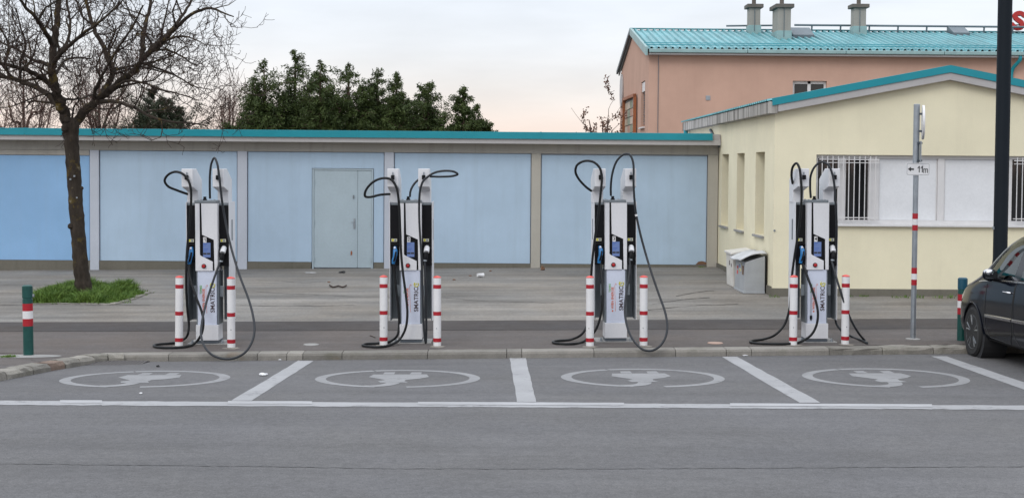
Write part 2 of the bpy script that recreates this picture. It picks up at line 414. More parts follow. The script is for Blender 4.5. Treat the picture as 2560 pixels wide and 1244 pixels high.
# ------------------------------------------------------------------ setting: ground, road, pavement, kerb
def sheet(name, xs, rows, zfn, m, dz=0.0, parent=None, kind='structure'):
    """rows: list of functions or constants giving Y for a given X"""
    v = []; f = []
    for r in rows:
        for x in xs:
            y = r(x) if callable(r) else r
            v.append((x, y, zfn(x, y)+dz))
    n = len(xs)
    for i in range(len(rows)-1):
        for j in range(n-1): f.append((i*n+j, i*n+j+1, (i+1)*n+j+1, (i+1)*n+j))
    me = bpy.data.meshes.new(name); me.from_pydata(v, [], f); o = link(name, me, m, parent, True)
    if parent is None: o['kind'] = kind
    return o
XS = [-70, -30, -20, -13, -11, -9]+[x*.5 for x in range(-16, 17)]+[9, 11, 13, 20, 30, 70]
ground = MB().poly([(-3000, -3000, -.5), (3000, -3000, -.5), (3000, 3000, -.5), (-3000, 3000, -.5)]).build('ground', M['soil']); tag(ground, kind='structure')
road = sheet('road', XS, [-60, -20, -5, 0, 2, 4, 6, 8, 9.3, 11, 12.4, 13.4, 14.5, 15.6, 16.8]+[lambda x, k=k: kerb_y(x)+k for k in (-.5, -.2, .12)], road_z, M['road'])
LEFT_EDGE = [(-4.72, 17.62), (-4.98, 17.52), (-5.10, 17.15), (-5.22, 16.6), (-5.34, 15.9), (-5.45, 15.1), (-5.52, 14.5), (-5.75, 13.9), (-6.3, 13.55), (-9.0, 13.45), (-30, 13.4)]  # front face of the built-out kerb
# pavement behind the kerb, and the built-out corner on the left
yard = sheet('yard', XS, [20.6, 21.4, 22.5, 23.5, 24.3, 26, 28, 30, 31, 35, 42], pave_z, M['yard'])
pavement = sheet('pavement', XS, [lambda x: kerb_y(x)+.25, 18.9, 19.5, 20.4, 21.25], pave_z, M['pave'], .004)
strip = sheet('asphalt_strip', XS, [lambda x: 20.17+.01*x, lambda x: 20.7+.012*x, lambda x: 21.28+.016*x], pave_z, M['strip'], .008)
def corner_pavement():
    v = []; f = []; e = LEFT_EDGE[1:]
    # strips from the kerb edge leftwards
    for i, (x, y) in enumerate(e):
        for k in range(5):
            t = k/4; X = lerp(x-.2, -30.5, t*t); Y = y if i < len(e)-1 else y
            v.append((X, Y+.02, pave_z(X, Y)+.003))
    v2 = [(lerp(-5.0, -30.5, (k/4)**2), kerb_y(-5)+.35, pave_z(-5-k*3, kerb_y(-5)+.35)+.003) for k in range(5)]
    v = v2+v
    for i in range(len(e)):
        for k in range(4): f.append((i*5+k, i*5+k+1, (i+1)*5+k+1, (i+1)*5+k))
    me = bpy.data.meshes.new('pavement_corner'); me.from_pydata(v, [], f); o = link('pavement_corner', me, M['pave']); o['kind'] = 'structure'
corner_pavement()
kerb = empty('kerb'); kerb['kind'] = 'structure'
def stone(parent, m, x0, x1, rough=0.0, h=None, name='kerb_stone'):
    """straight granite kerb stone between x0 and x1 on the kerb line"""
    nx = 5; v = []; f = []
    def pt(x, d, dz): 
        y = kerb_y(x)+d; return (x, y, dz)
    prof = [(.0, -.12), (.0, .058), (.012, .085), (.14, .092), (.27, .090), (.27, -.12)]
    for i in range(nx):
        x = lerp(x0+.004, x1-.004, i/(nx-1))
        for d, dz in prof:
            jx = rng.uniform(-1, 1)*rough
            zb = lat(18)*cl(x)
            v.append((x, kerb_y(x)+d+jx*(1 if d < .2 else .4), zb+dz+rng.uniform(-1, 1)*rough*.5))
    n = len(prof)
    for i in range(nx-1):
        for k in range(n-1): f.append((i*n+k, (i+1)*n+k, (i+1)*n+k+1, i*n+k+1))
    f.append(tuple(range(n))); f.append(tuple(range((nx-1)*n+n-1, (nx-1)*n-1, -1)))
    me = bpy.data.meshes.new(name); me.from_pydata(v, [], f); return link(name, me, m, parent)
def gx(px, py=880): return GP(px, py, road_z).x
cuts = [262, 292, 478, 681, 749, 786, 877, 1078, 1266, 1302, 1476, 1675, 1800, 1862, 2056, 2190, 2320]
xs = [gx(c) for c in cuts]+[6.2, 7.4, 8.6, 9.9, 11.2, 12.6, 14]
for i in range(len(xs)-1):
    r = .012 if (i == 0 or i >= 14) else .0015
    stone(kerb, M['rust_kerb'] if i == 0 else (M['rough_kerb'] if r > .01 else M['kerb']), xs[i], xs[i+1], r)
def rough_stones():
    # small rough setts along the built-out edge
    pts = spline([(x, y, 0) for x, y in LEFT_EDGE], 10); d = [0]
    for a, b in zip(pts[:-1], pts[1:]): d.append(d[-1]+math.dist(a, b))
    def at(s):
        i = max(0, min(len(d)-2, int(np.searchsorted(d, s))-1)); t = (s-d[i])/max(1e-6, d[i+1]-d[i])
        a, b = np.array(pts[i]), np.array(pts[i+1]); return a+(b-a)*t, (b-a)/max(1e-9, np.linalg.norm(b-a))
    s = .0; n = 0
    while s < min(d[-1], 10.0):
        L = rng.uniform(.26, .42) if n > 1 else .2
        v = []; nn = 4; f = []
        for i in range(nn):
            p, t = at(s+.006+(L-.012)*i/(nn-1)); nrm = np.array([t[1], -t[0], 0])     # towards the pavement
            if nrm[0] > 0: nrm = -nrm
            if i == 0 or True:
                out = np.array([-t[1], t[0], 0]);  out = out if out[0] > 0 or (abs(out[0]) < .3 and out[1] < 0) else -out
            for dd, hz in ((0, -.1), (.0, .05), (-.03, .088), (-.14, .095), (-.23, .09), (-.23, -.1)):
                q = p+out*(dd+rng.uniform(-.014, .014)); v.append((q[0], q[1], road_z(p[0], p[1])+hz+rng.uniform(-.007, .007)))
        m_ = 6
        for i in range(nn-1):
            for k in range(m_-1): f.append((i*m_+k, (i+1)*m_+k, (i+1)*m_+k+1, i*m_+k+1))
        f.append(tuple(range(m_))); f.append(tuple(range((nn-1)*m_+m_-1, (nn-1)*m_-1, -1)))
        me = bpy.data.meshes.new('kerb_stone'); me.from_pydata(v, [], f)
        bm = bmesh.new(); bm.from_mesh(me); bmesh.ops.recalc_face_normals(bm, faces=bm.faces); bm.to_mesh(me); bm.free()
        link('kerb_stone', me, M['rust_kerb'] if n in (4, 10) else M['rough_kerb'], kerb); s += L; n += 1
rough_stones()

# painted markings (children of the road), laid a few mm above the asphalt
def ribbon(name, pts_l, pts_r, m, zfn, dz, parent):
    v = []; f = []
    for a, b in zip(pts_l, pts_r): v += [(a[0], a[1], zfn(a[0], a[1])+dz), (b[0], b[1], zfn(b[0], b[1])+dz)]
    for i in range(len(pts_l)-1): f.append((2*i, 2*i+1, 2*i+3, 2*i+2))
    me = bpy.data.meshes.new(name); me.from_pydata(v, [], f); return link(name, me, m, parent)
def line_px(tl, tr, bl, br, m, name='bay_line'):
    q = [GP(*p, fn=road_z) for p in (tl, tr, bl, br)]; n = 14; L = []; R = []
    for i in range(n+1):
        t = i/n; a = q[0].lerp(q[2], t); b = q[1].lerp(q[3], t); j = rng.uniform(-.005, .005); L.append((a.x+j, a.y)); R.append((b.x+rng.uniform(-.005, .005), b.y))
    ribbon(name, L, R, m, road_z, .0025, road)
line_px((746, 901), (785, 901), (578, 1001), (628, 1001), M['line2'])
line_px((1274, 894), (1314, 894), (1293, 1004), (1340, 1004), M['line2'])
line_px((1804, 891), (1842, 891), (1998, 1006), (2052, 1006), M['line2'])
line_px((2328, 890), (2366, 890), (2660, 1009), (2720, 1009), M['line2'])
def edge_line():
    segs = [(-40, 150, .45), (150, 255, 1), (255, 570, .4), (570, 780, 1), (780, 1045, .3), (1045, 1560, 1), (1560, 1825, .3), (1825, 2330, 1), (2330, 2700, .5)]
    for a, b, k in segs:
        A = []; B = []; n = max(4, int((b-a)/25))
        for i in range(n+1):
            px = lerp(a, b, i/n); y0 = 1001+.0047*px; y1 = 1011.8+.0047*px
            p = GP(px, y0+rng.uniform(-.45, .45), road_z); q = GP(px, y1+rng.uniform(-.8, .8), road_z); A.append((p.x, p.y)); B.append((q.x, q.y))
        ribbon('edge_line', A, B, M['line2'], road_z, .0030, road)
        if k == 1:   # fresher stripe painted over the worn one
            A = []; B = []
            for i in range(n+1):
                px = lerp(a, b, i/n); p = GP(px, 999.6+.0047*px+rng.uniform(-.2, .2), road_z); q = GP(px, 1006.4+.0047*px+rng.uniform(-.5, .5), road_z); A.append((p.x, p.y)); B.append((q.x, q.y))
            ribbon('edge_line', A, B, M['line'], road_z, .0055, road)
edge_line()
def charge_symbol(cx, cy):
    c = GP(cx, cy, road_z); r0, r1 = .80, .92
    def arc(a0, a1, n, ra=r0, rb=r1, dz=.0025):
        A = [(c.x+ra*math.cos(math.radians(lerp(a0, a1, i/n))), c.y+ra*math.sin(math.radians(lerp(a0, a1, i/n)))) for i in range(n+1)]
        B = [(c.x+rb*math.cos(math.radians(lerp(a0, a1, i/n))), c.y+rb*math.sin(math.radians(lerp(a0, a1, i/n)))) for i in range(n+1)]
        return ribbon('charging_symbol', A, B, M['sym'], road_z, dz, road)
    arc(-80, 112, 60); arc(113.5, 258, 50)
    def poly(pts, dz):
        p = MB().poly([(c.x+x, c.y+y, road_z(c.x+x, c.y+y)+dz) for x, y in pts]); p.build('charging_symbol', M['sym'], road)
    poly([(-.34, .12), (-.31, .40), (.30, .42), (.34, .14), (.24, -.04), (.10, -.16), (.09, -.28), (.14, -.42), (-.16, -.44), (-.20, -.30), (-.13, -.18), (-.22, -.05)], .0025)
    for x in (-.14, .17): poly([(x-.065, .425), (x-.06, .64), (x+.06, .65), (x+.065, .425)], .0025)
    A = []; B = []
    for i in range(9):
        t = i/8; p = np.array([-.02, -.45])*(1-t)**2+np.array([-.04, -.78])*2*t*(1-t)+np.array([-.30, -.80])*t*t
        tg = 2*(1-t)*(np.array([-.04, -.78])-np.array([-.02, -.45]))+2*t*(np.array([-.30, -.80])-np.array([-.04, -.78])); nn = np.array([-tg[1], tg[0]])/np.linalg.norm(tg)*.075
        A.append((c.x+p[0]+nn[0], c.y+p[1]+nn[1])); B.append((c.x+p[0]-nn[0], c.y+p[1]-nn[1]))
    ribbon('charging_symbol', A, B, M['sym'], road_z, .0032, road)
for cx, cy in ((365, 946), (995, 945), (1606, 943), (2212, 943)): charge_symbol(cx, cy)

def crack(pxs, w, m, fn, dz, parent, name):
    pts = []
    for (a, b) in zip(pxs[:-1], pxs[1:]):
        n = max(2, int(abs(b[0]-a[0])/14))
        for i in range(n): pts.append((lerp(a[0], b[0], i/n), lerp(a[1], b[1], i/n)+rng.uniform(-.8, .8)))
    A = []; B = []
    for p in pts:
        q = GP(*p, fn=fn); k = w*rng.uniform(.4, 1.3); A.append((q.x, q.y-k/2)); B.append((q.x, q.y+k/2))
    return ribbon(name, A, B, m, fn, dz, parent)
crack([(-60, 1158), (620, 1165), (1000, 1171), (1500, 1171), (2100, 1168), (2700, 1165)], .014, M['tar'], road_z, .004, road, 'tar_seam')
for c, w in (([(0, 763), (150, 760), (390, 763)], .035), ([(600, 764), (800, 765), (900, 762)], .03), ([(640, 730), (760, 735), (880, 742), (1010, 744)], .03), ([(1090, 742), (1200, 752), (1400, 758)], .025),
             ([(1630, 760), (1710, 748), (1790, 742)], .05), ([(1620, 775), (1730, 764), (1860, 760)], .04), ([(1690, 740), (1740, 730), (1800, 725)], .05), ([(640, 700), (760, 706), (830, 703)], .03)):
    crack(c, w, M['crack'], pave_z, .006, yard, 'crack')
crack([(0, 914), (40, 910), (90, 898)], .02, M['crack'], lambda x, y: pave_z(x, y), .008, pavement, 'crack')
crack([(110, 905), (60, 897), (0, 893)], .015, M['crack'], lambda x, y: pave_z(x, y), .008, pavement, 'crack')
def pad(px, py, rx, ry, m, name, parent=None, dz=.012, n=20, jag=.0):
    c = GP(px, py); v = [(c.x, c.y, pave_z(c.x, c.y)+dz)]
    for k in range(n):
        a = 2*math.pi*k/n; r = 1+rng.uniform(-jag, jag); x = c.x+rx*math.cos(a)*r; y = c.y+ry*math.sin(a)*r; v.append((x, y, pave_z(x, y)+dz))
    me = bpy.data.meshes.new(name); me.from_pydata(v, [], [(0, 1+k, 1+(k+1) % n) for k in range(n)]); return link(name, me, m, parent)
pad(50, 891, .52, .24, M['concrete'], 'concrete_patch', pavement, .007, 24, .06)
for px, py in ((445, 868), (577, 872), (959, 865), (1093, 868), (1476, 868), (1611, 867), (1986, 864), (2116, 863)): pad(px, py-1, .105, .12, M['mortar'], 'concrete_patch', pavement, .007, 14, .22)
# iron gully in the gutter
def gully():
    c = GP(292, 908, road_z); b = MB(); n = 15
    for i in range(n):
        x = c.x-.32+.64*i/(n-1); b.box(x-.017, x+.017, c.y-.16, c.y+.16, road_z(c.x, c.y)+.0, road_z(c.x, c.y)+.012)
    b.box(c.x-.36, c.x+.36, c.y-.2, c.y-.165, road_z(c.x, c.y-.2)-.01, road_z(c.x, c.y)+.012).box(c.x-.36, c.x+.36, c.y+.165, c.y+.2, road_z(c.x, c.y)-.01, road_z(c.x, c.y)+.012)
    b.build('gully_grate', simple('cast_iron', (.085, .078, .076), .8), road)
gully()

# ------------------------------------------------------------------ garage building with blue panels
def bb(parent, name, x0, x1, y0, y1, z0, z1, m, bevel=0.0):
    return MB().box(x0, x1, y0, y1, z0, z1).build(name, m, parent, bevel)
YW = 30.5; YELX = 4.76; YF = 24.3
def zx(px, py, Y=YW): p = P(px, py, Y); return p.x, p.z
def garage():
    g = empty('garage_building', (0, YW, 0)); tag(g, 'long low garage building with pale blue wall panels and teal roof edge', 'building')
    def add(name, x0, x1, y0, y1, z0, z1, m, bevel=0.0, par=None): return bb(par or g, name, x0, x1, y0-YW, y1-YW, z0, z1, m, bevel)
    XL = -16.0; zt = zx(1000, 381)[1]; zb = zx(1000, 656)[1]
    add('wall', XL, YELX-.01, YW+.06, YW+6, -.2, zt+.45, M['postw'])
    # beam, soffit, fascias
    f_y = YW-.32
    t0, t1, g0 = zx(1000, 327.5, f_y)[1], zx(1000, 343.5, f_y)[1], zx(1000, 357, f_y)[1]
    add('beam', XL, YELX-.012, YW-.02, YW+.058, zt, g0+.02, M['beam'])
    add('roof', XL, YELX-.012, f_y+.05, YW+6.2, g0+.03, t0-.02, M['fascia'])
    cuts = [XL, -10.2, zx(893, 330, f_y)[0], zx(1352, 330, f_y)[0], zx(1782, 330, f_y)[0]]
    for a, b in zip(cuts[:-1], cuts[1:]):
        o = add('roof_edge', a+.004, b-.004, f_y-.03, f_y+.04, t1, t0, M['teal'], .006)
        bb(o, 'drip_edge', a+.004, b-.004, f_y-.04-YW, f_y-.031-YW, t1-.012, t1+.03, M['teal'])
    for c in cuts[1:-1]: add('joint_cover', c-.02, c+.02, f_y-.035, f_y-.031, t1+.01, t0+.006, M['teal'])
    add('fascia', XL, YELX-.013, f_y, f_y+.045, g0, t1-.002, M['fascia'])
    posts = [(-12.9, -12.72, 'w'), (*[zx(x, 500)[0] for x in (225.5, 248)], 'w'), (*[zx(x, 500)[0] for x in (594, 618)], 'w'), (*[zx(x, 500)[0] for x in (961, 984.5)], 'w'), (*[zx(x, 500)[0] for x in (1328, 1351.5)], 'b'), (zx(1768.5, 500)[0], YELX-.014, 'b')]
    for x0, x1, c in posts: add('post', x0, x1, YW-.03, YW+.058, -.1, zt-.002, M['postw'] if c == 'w' else M['postb'], .008)
    pan = [(posts[0][1], posts[1][0], zx(100, 387)[1], 'blue_strong'), (posts[1][1], posts[2][0], zt, 'blue'), (posts[2][1], posts[3][0], zt, 'blue'), (posts[3][1], posts[4][0], zt, 'blue'), (posts[4][1], posts[5][0], zt-.02, 'blue')]
    dx0, dx1 = zx(781, 500)[0], zx(933, 500)[0]; dz1 = zx(856, 422)[1]; dz0 = zx(856, 671)[1]
    for i, (a, b, z, m) in enumerate(pan):
        a += .018; b -= .018; ztop = z-.012
        if i == 2:   # panel with a door opening
            me = MB(); y0, y1 = .012, .057
            me.box(a, dx0-.012, y0, y1, zb, ztop).box(dx1+.012, b, y0, y1, zb, ztop).box(dx0-.011, dx1+.011, y0, y1, dz1+.012, ztop)
            me.build('wall_panel', M[m], g)
            add('plinth', posts[2][1], dx0-.02, YW-.012, YW+.058, -.1, zb-.006, M['plinth']); add('plinth', dx1+.02, posts[3][0], YW-.012, YW+.058, -.1, zb-.006, M['plinth'])
        else:
            add('wall_panel', a, b, YW+.012, YW+.057, zb, ztop, M[m])
            add('plinth', a-.018, b+.018, YW-.012, YW+.058, -.1, zb-.006, M['plinth'])
            if i == 0: add('beam_patch', a, b, YW+.0, YW+.05, z, zt-.003, M['beam'])
    d = add('door', dx0+.035, dx1-.035, YW+.018, YW+.05, dz0+.015, dz1-.03, M['dark'])
    add('door_frame', dx0, dx0+.034, YW-.012, YW+.052, dz0-.02, dz1, M['doorm'], .004); add('door_frame', dx1-.034, dx1, YW-.012, YW+.052, dz0-.02, dz1, M['doorm'], .004)
    add('door_frame', dx0+.035, dx1-.035, YW-.012, YW+.052, dz1-.03, dz1, M['doorm'], .004)
    xs_ = zx(894, 500)[0]
    l1 = add('door_leaf', dx0+.037, xs_-.004, YW+.003, YW+.017, dz0+.02, dz1-.033, M['doorm'], .003, d)
    l2 = add('door_leaf', xs_+.004, dx1-.037, YW+.003, YW+.017, dz0+.02, dz1-.033, M['doorm'], .003, d)
    add('cover_strip', xs_-.03, xs_+.0, YW-.006, YW+.002, dz0+.03, dz1-.05, M['doorm'], 0, d)
    hx, hz = zx(886, 557); add('handle_plate', hx-.017, hx+.017, YW-.014, YW-.0065, hz-.13, hz+.10, M['steel'], .003, d)
    MB().tube([(hx, -.014, hz+.02), (hx, -.05, hz+.02), (hx-.07, -.052, hz+.015)], .007, 8).build('handle', M['steel'], d)
    lx, lz = zx(884, 492); add('lock', lx-.016, lx+.016, YW-.012, YW-.0065, lz-.04, lz+.04, M['greym'], .003, d)
    sx, sz = zx(878.5, 632); MB().poly([(sx-.018, -.0075, sz-.05), (sx+.012, -.0075, sz-.045), (sx+.02, -.0075, sz+.01), (sx+.005, -.0075, sz+.055), (sx-.016, -.0075, sz+.03)]).build('rust_patch', M['rust'], d)
    for hy in (455, 555, 648):
        for hx_ in (dx0+.036, dx1-.036):
            z = zx(856, hy)[1]; MB().lathe([(.011, -.05), (.011, .05)], 8, (hx_, -.016, z)).build('hinge', M['doorm'], d)
    # peeling corner
    p = zx(1755, 650); pts = []
    for k in range(9):
        a = math.pi*k/8; pts.append((p[0]+.13*math.cos(a)*rng.uniform(.8, 1.1), .0105, zb+.003+.09*math.sin(a)*rng.uniform(.6, 1.1)))
    MB().poly(pts).build('bare_plaster_patch', M['card'], g)
garage()

# ------------------------------------------------------------------ yellow gabled building
def cells(u0, u1, v0, v1, holes):
    us = sorted({u0, u1, *[h[0] for h in holes], *[h[1] for h in holes]}); vsn = sorted({v0, v1, *[h[2] for h in holes], *[h[3] for h in holes]})
    for a, b in zip(us[:-1], us[1:]):
        for c, d in zip(vsn[:-1], vsn[1:]):
            if not any(h[0] <= a and b <= h[1] and h[2] <= c and d <= h[3] for h in holes): yield a, b, c, d
def holed(mb, mp, u0, u1, v0, v1, holes, depth):
    for a, b, c, d in cells(u0, u1, v0, v1, holes): mb.poly([mp(a, c, 0), mp(b, c, 0), mp(b, d, 0), mp(a, d, 0)])
    for a, b, c, d in holes:
        mb.poly([mp(a, c, 0), mp(a, d, 0), mp(a, d, depth), mp(a, c, depth)]); mb.poly([mp(b, c, 0), mp(b, c, depth), mp(b, d, depth), mp(b, d, 0)])
        mb.poly([mp(a, d, 0), mp(b, d, 0), mp(b, d, depth), mp(a, d, depth)]); mb.poly([mp(a, c, 0), mp(a, c, depth), mp(b, c, depth), mp(b, c, 0)])
def yellow_house():
    g = empty('gabled_building', (YELX, YF, 0)); tag(g, 'pale yellow rendered building with low gable and teal roof edge', 'building')
    g.location = (0, 0, 0)
    XR = P(2370, 170, YF).x                                  # ridge
    XE = YELX; XO = 2*XR-XE                                  # far eave, out of frame
    ge = YF-.14                                              # gable overhang front
    zr = P(2370, 163, ge).z; ze = P(1930, 246, ge).z; sl = (zr-ze)/(XR-P(1930, 246, ge).x)
    th_t = .125; th_g = .125
    wz0, wz1 = P(2300, 566, YF).z, P(2300, 388.5, YF).z; wx0 = P(2040, 470, YF).x; wx1 = XO-.7
    YB = 35.6
    def ztop(x): return zr-abs(x-XR)*sl-th_t-th_g
    # walls
    mb = MB(); mp = lambda u, v, d: (u, YF+d, v)
    zc = ztop(XE)-.0
    holed(mb, mp, XE, XO, .30, zc, [(wx0, wx1, wz0, wz1)], .16)
    mb.poly([(XE, YF, zc), (XO, YF, zc), (XO, YF, zc+.001), (XR, YF, ztop(XR)), (XE, YF, zc+.001)])
    sl_h = []
    for a, b in ((1803.5, 1821), (1842, 1860.5), (1888.5, 1911)):
        def Yat(px): d = ray(px, 470); return XE/d.x*d.y
        sl_h.append((Yat(b), Yat(a), 0, 0))
    wt = P(1899, 379, sl_h[2][0]).z; wb = P(1899, 590, sl_h[2][0]).z
    sl_h = [(a, b, wb, wt) for a, b, _, _ in sl_h]
    mp2 = lambda u, v, d: (XE+d, u, v)
    holed(mb, mp2, YF, YB, .30, zc, sl_h, .30)
    mb.poly([(XO, YF, .3), (XO, YB, .3), (XO, YB, zc), (XO, YF, zc)]); mb.poly([(XE, YB, .3), (XE, YB, zc), (XR, YB, ztop(XR)), (XO, YB, zc), (XO, YB, .3)])
    mb.build('wall', M['yellow'], g)
    pz = P(2250, 722, YF).z
    bb(g, 'plinth', XE-.03, XO+.03, YF-.03, YF+.1, -.2, pz, M['plinth'], .01); bb(g, 'plinth', XE-.03, XE+.05, YF+.101, YB, -.2, pz+.02, M['plinth'])
    # slits: dark panes deep in the reveals, grey sills
    for a, b, c, d in sl_h:
        w = bb(g, 'window', XE+.28, XE+.31, a, b, c, d, M['glass']); bb(w, 'window_frame', XE+.265, XE+.279, a, a+.05, c, d, M['whitef']); bb(w, 'window_frame', XE+.265, XE+.279, b-.05, b, c, d, M['whitef'])
        bb(w, 'sill', XE-.05, XE+.26, a-.04, b+.04, c-.04, c-.001, M['concrete'], .006)
    # gable edge: teal cover over grey board, each side of the ridge
    for s in (-1, 1):
        xe = XR-(XR-XE)*1.0 if s < 0 else XO+.2
        x_e = P(1931, 246, ge).x if s < 0 else XO+.25
        zt_ = lambda x: zr-abs(x-XR)*sl
        MB().prism([(x_e, ge-.02, zt_(x_e)-th_t), (XR, ge-.02, zr-th_t), (XR, ge-.02, zr), (x_e, ge-.02, zt_(x_e))], (0, .05, 0)).build('roof_edge', M['teal'], g)
        MB().prism([(XE+.025 if s < 0 else x_e, ge, zt_(XE+.025 if s < 0 else x_e)-th_t-th_g), (XR, ge, zr-th_t-th_g), (XR, ge, zr-th_t-.001), (XE+.025 if s < 0 else x_e, ge, zt_(XE+.025 if s < 0 else x_e)-th_t-.001)], (0, .16, 0)).build('gable_board', M['fascia'], g)
    # roof sheet with ribs along the slope, seen end-on along the left eave
    for s in (-1, 1):
        xe = XE-.16 if s < 0 else XO+.25; v = []; f = []; n = 0
        ys = []; y = ge+.04
        while y < YB+.2:
            ys += [(y, 0), (y+.055, 0), (y+.075, .035), (y+.125, .035), (y+.145, 0)]; y += .20
        for yy, h in ys:
            for x in (xe, XR): v.append((x, yy, zr-abs(x-XR)*sl-.03+h))
        for i in range(len(ys)-1): f.append((2*i, 2*i+1, 2*i+3, 2*i+2))
        me = bpy.data.meshes.new('roof_sheet'); me.from_pydata(v, [], f); link('roof_sheet', me, M['teal_roof'], g)
    # stained concrete eave slab on the left
    xs0, xs1 = XE-.14, XE+.02; zs1 = P(1931, 249, ge).z-.0; zs0 = P(1931, 284, ge).z
    MB().box(xs0, xs1, ge+.0, YB, zs0, zs1-.035).build('eave_slab', M['slab'], g, .01)
    MB().box(xs1, XE+1.2, YF+.1, YB-.05, zs1-.2, zs1-.1).build('ceiling', M['fascia'], g)
    # teal downpipe by the far end of the eave
    q = P(1722, 318, YB-.3)
    MB().tube([(XE-.10, YB-.35, zs0+.02), (XE-.10, YB-.35, zs0-.3), (XE-.06, YB-.35, .4)], .055, 10).build('downpipe', M['teal'], g)
    MB().tube([(XE-.02, 30.35, 2.95), (XE-.03, 31.6, 3.34)], .03, 8).build('stay_bracket', M['rail'], g)
    # window band
    yb = YF+.10
    def wx(px): return P(px, 470, YF).x
    def wz(py): return P(2300, py, YF).z
    band = bb(g, 'window_band', wx0+.002, wx1-.002, yb+.05, yb+.06, wz0+.002, wz1-.002, M['whitef'])
    bb(band, 'sill', wx0+.05, wx1+.05, YF-.07, YF+.1, wz0-.005, wz0+.035, M['whitef'], .008)
    fr = MB(); fz0, fz1 = wz0+.055, wz1-.03
    fr.box(wx0+.003, wx1-.003, yb-.02, yb+.048, wz0+.036, fz0+.05).box(wx0+.003, wx1-.003, yb-.02, yb+.048, fz1-.03, wz1-.003)
    fr.build('window_frame', M['whitef'], band)
    def vert(a, b, dp=.02): bb(band, 'mullion', wx(a), wx(b), yb-dp, yb+.047, fz0+.051, fz1-.031, M['whitef'], .004)
    for a, b in ((2041.5, 2047), (2098, 2117), (2174, 2200), (2347.5, 2364), (2504, 2534)): vert(a, b)
    vert(2610, 2640); vert(2700, 2720)
    def pane(a, b, m, nm, dp=.03): return bb(band, nm, wx(a)+.004, wx(b)-.004, yb+dp, yb+dp+.012, fz0+.052, fz1-.032, m)
    pane(2047, 2098, M['glass'], 'pane'); pane(2117, 2174, M['glass'], 'pane'); pane(2534, 2610, M['glass'], 'pane'); pane(2640, 2700, M['glass'], 'pane')
    for a, b in ((2200, 2347.5), (2364, 2504)):
        o = pane(a, b, M['panelw'], 'infill_panel', .012); bb(band, 'panel_bead', wx(a)+.004, wx(a)+.02, yb, yb+.0115, fz0+.052, fz1-.032, M['whitef']); bb(band, 'panel_bead', wx(b)-.02, wx(b)-.004, yb, yb+.0115, fz0+.052, fz1-.032, M['whitef'])
    # curtains behind panes left as dark rooms; grilles
    bars = [2052+i*13.2 for i in range(12)]
    for x0, n, st in ((2054, 11, 13.4), (2541, 9, 13.4)):
        for i in range(n):
            x = wx(x0+i*st); MB().tube([(x, YF-.02, wz(552)), (x, YF-.02, wz(392))], .0085, 6).build('grille_bar', M['whitef'], band)
        for py in (400, 545):
            bb(band, 'grille_rail', wx(x0-8), wx(x0+(n-1)*st+8), YF-.028, YF-.012, wz(py)-.008, wz(py)+.008, M['whitef'])
        bb(band, 'grille_rail', wx(x0-8), wx(x0+(n-1)*st+8), YF-.028, YF-.012, wz(408)-.006, wz(408)+.006, M['whitef'])
    k = P(1936, 576, YF); MB().lathe([(.018, -.02), (.018, .0)], 10, (k.x, YF, k.z), 'y').build('wall_plug', M['greym'], g)
yellow_house()

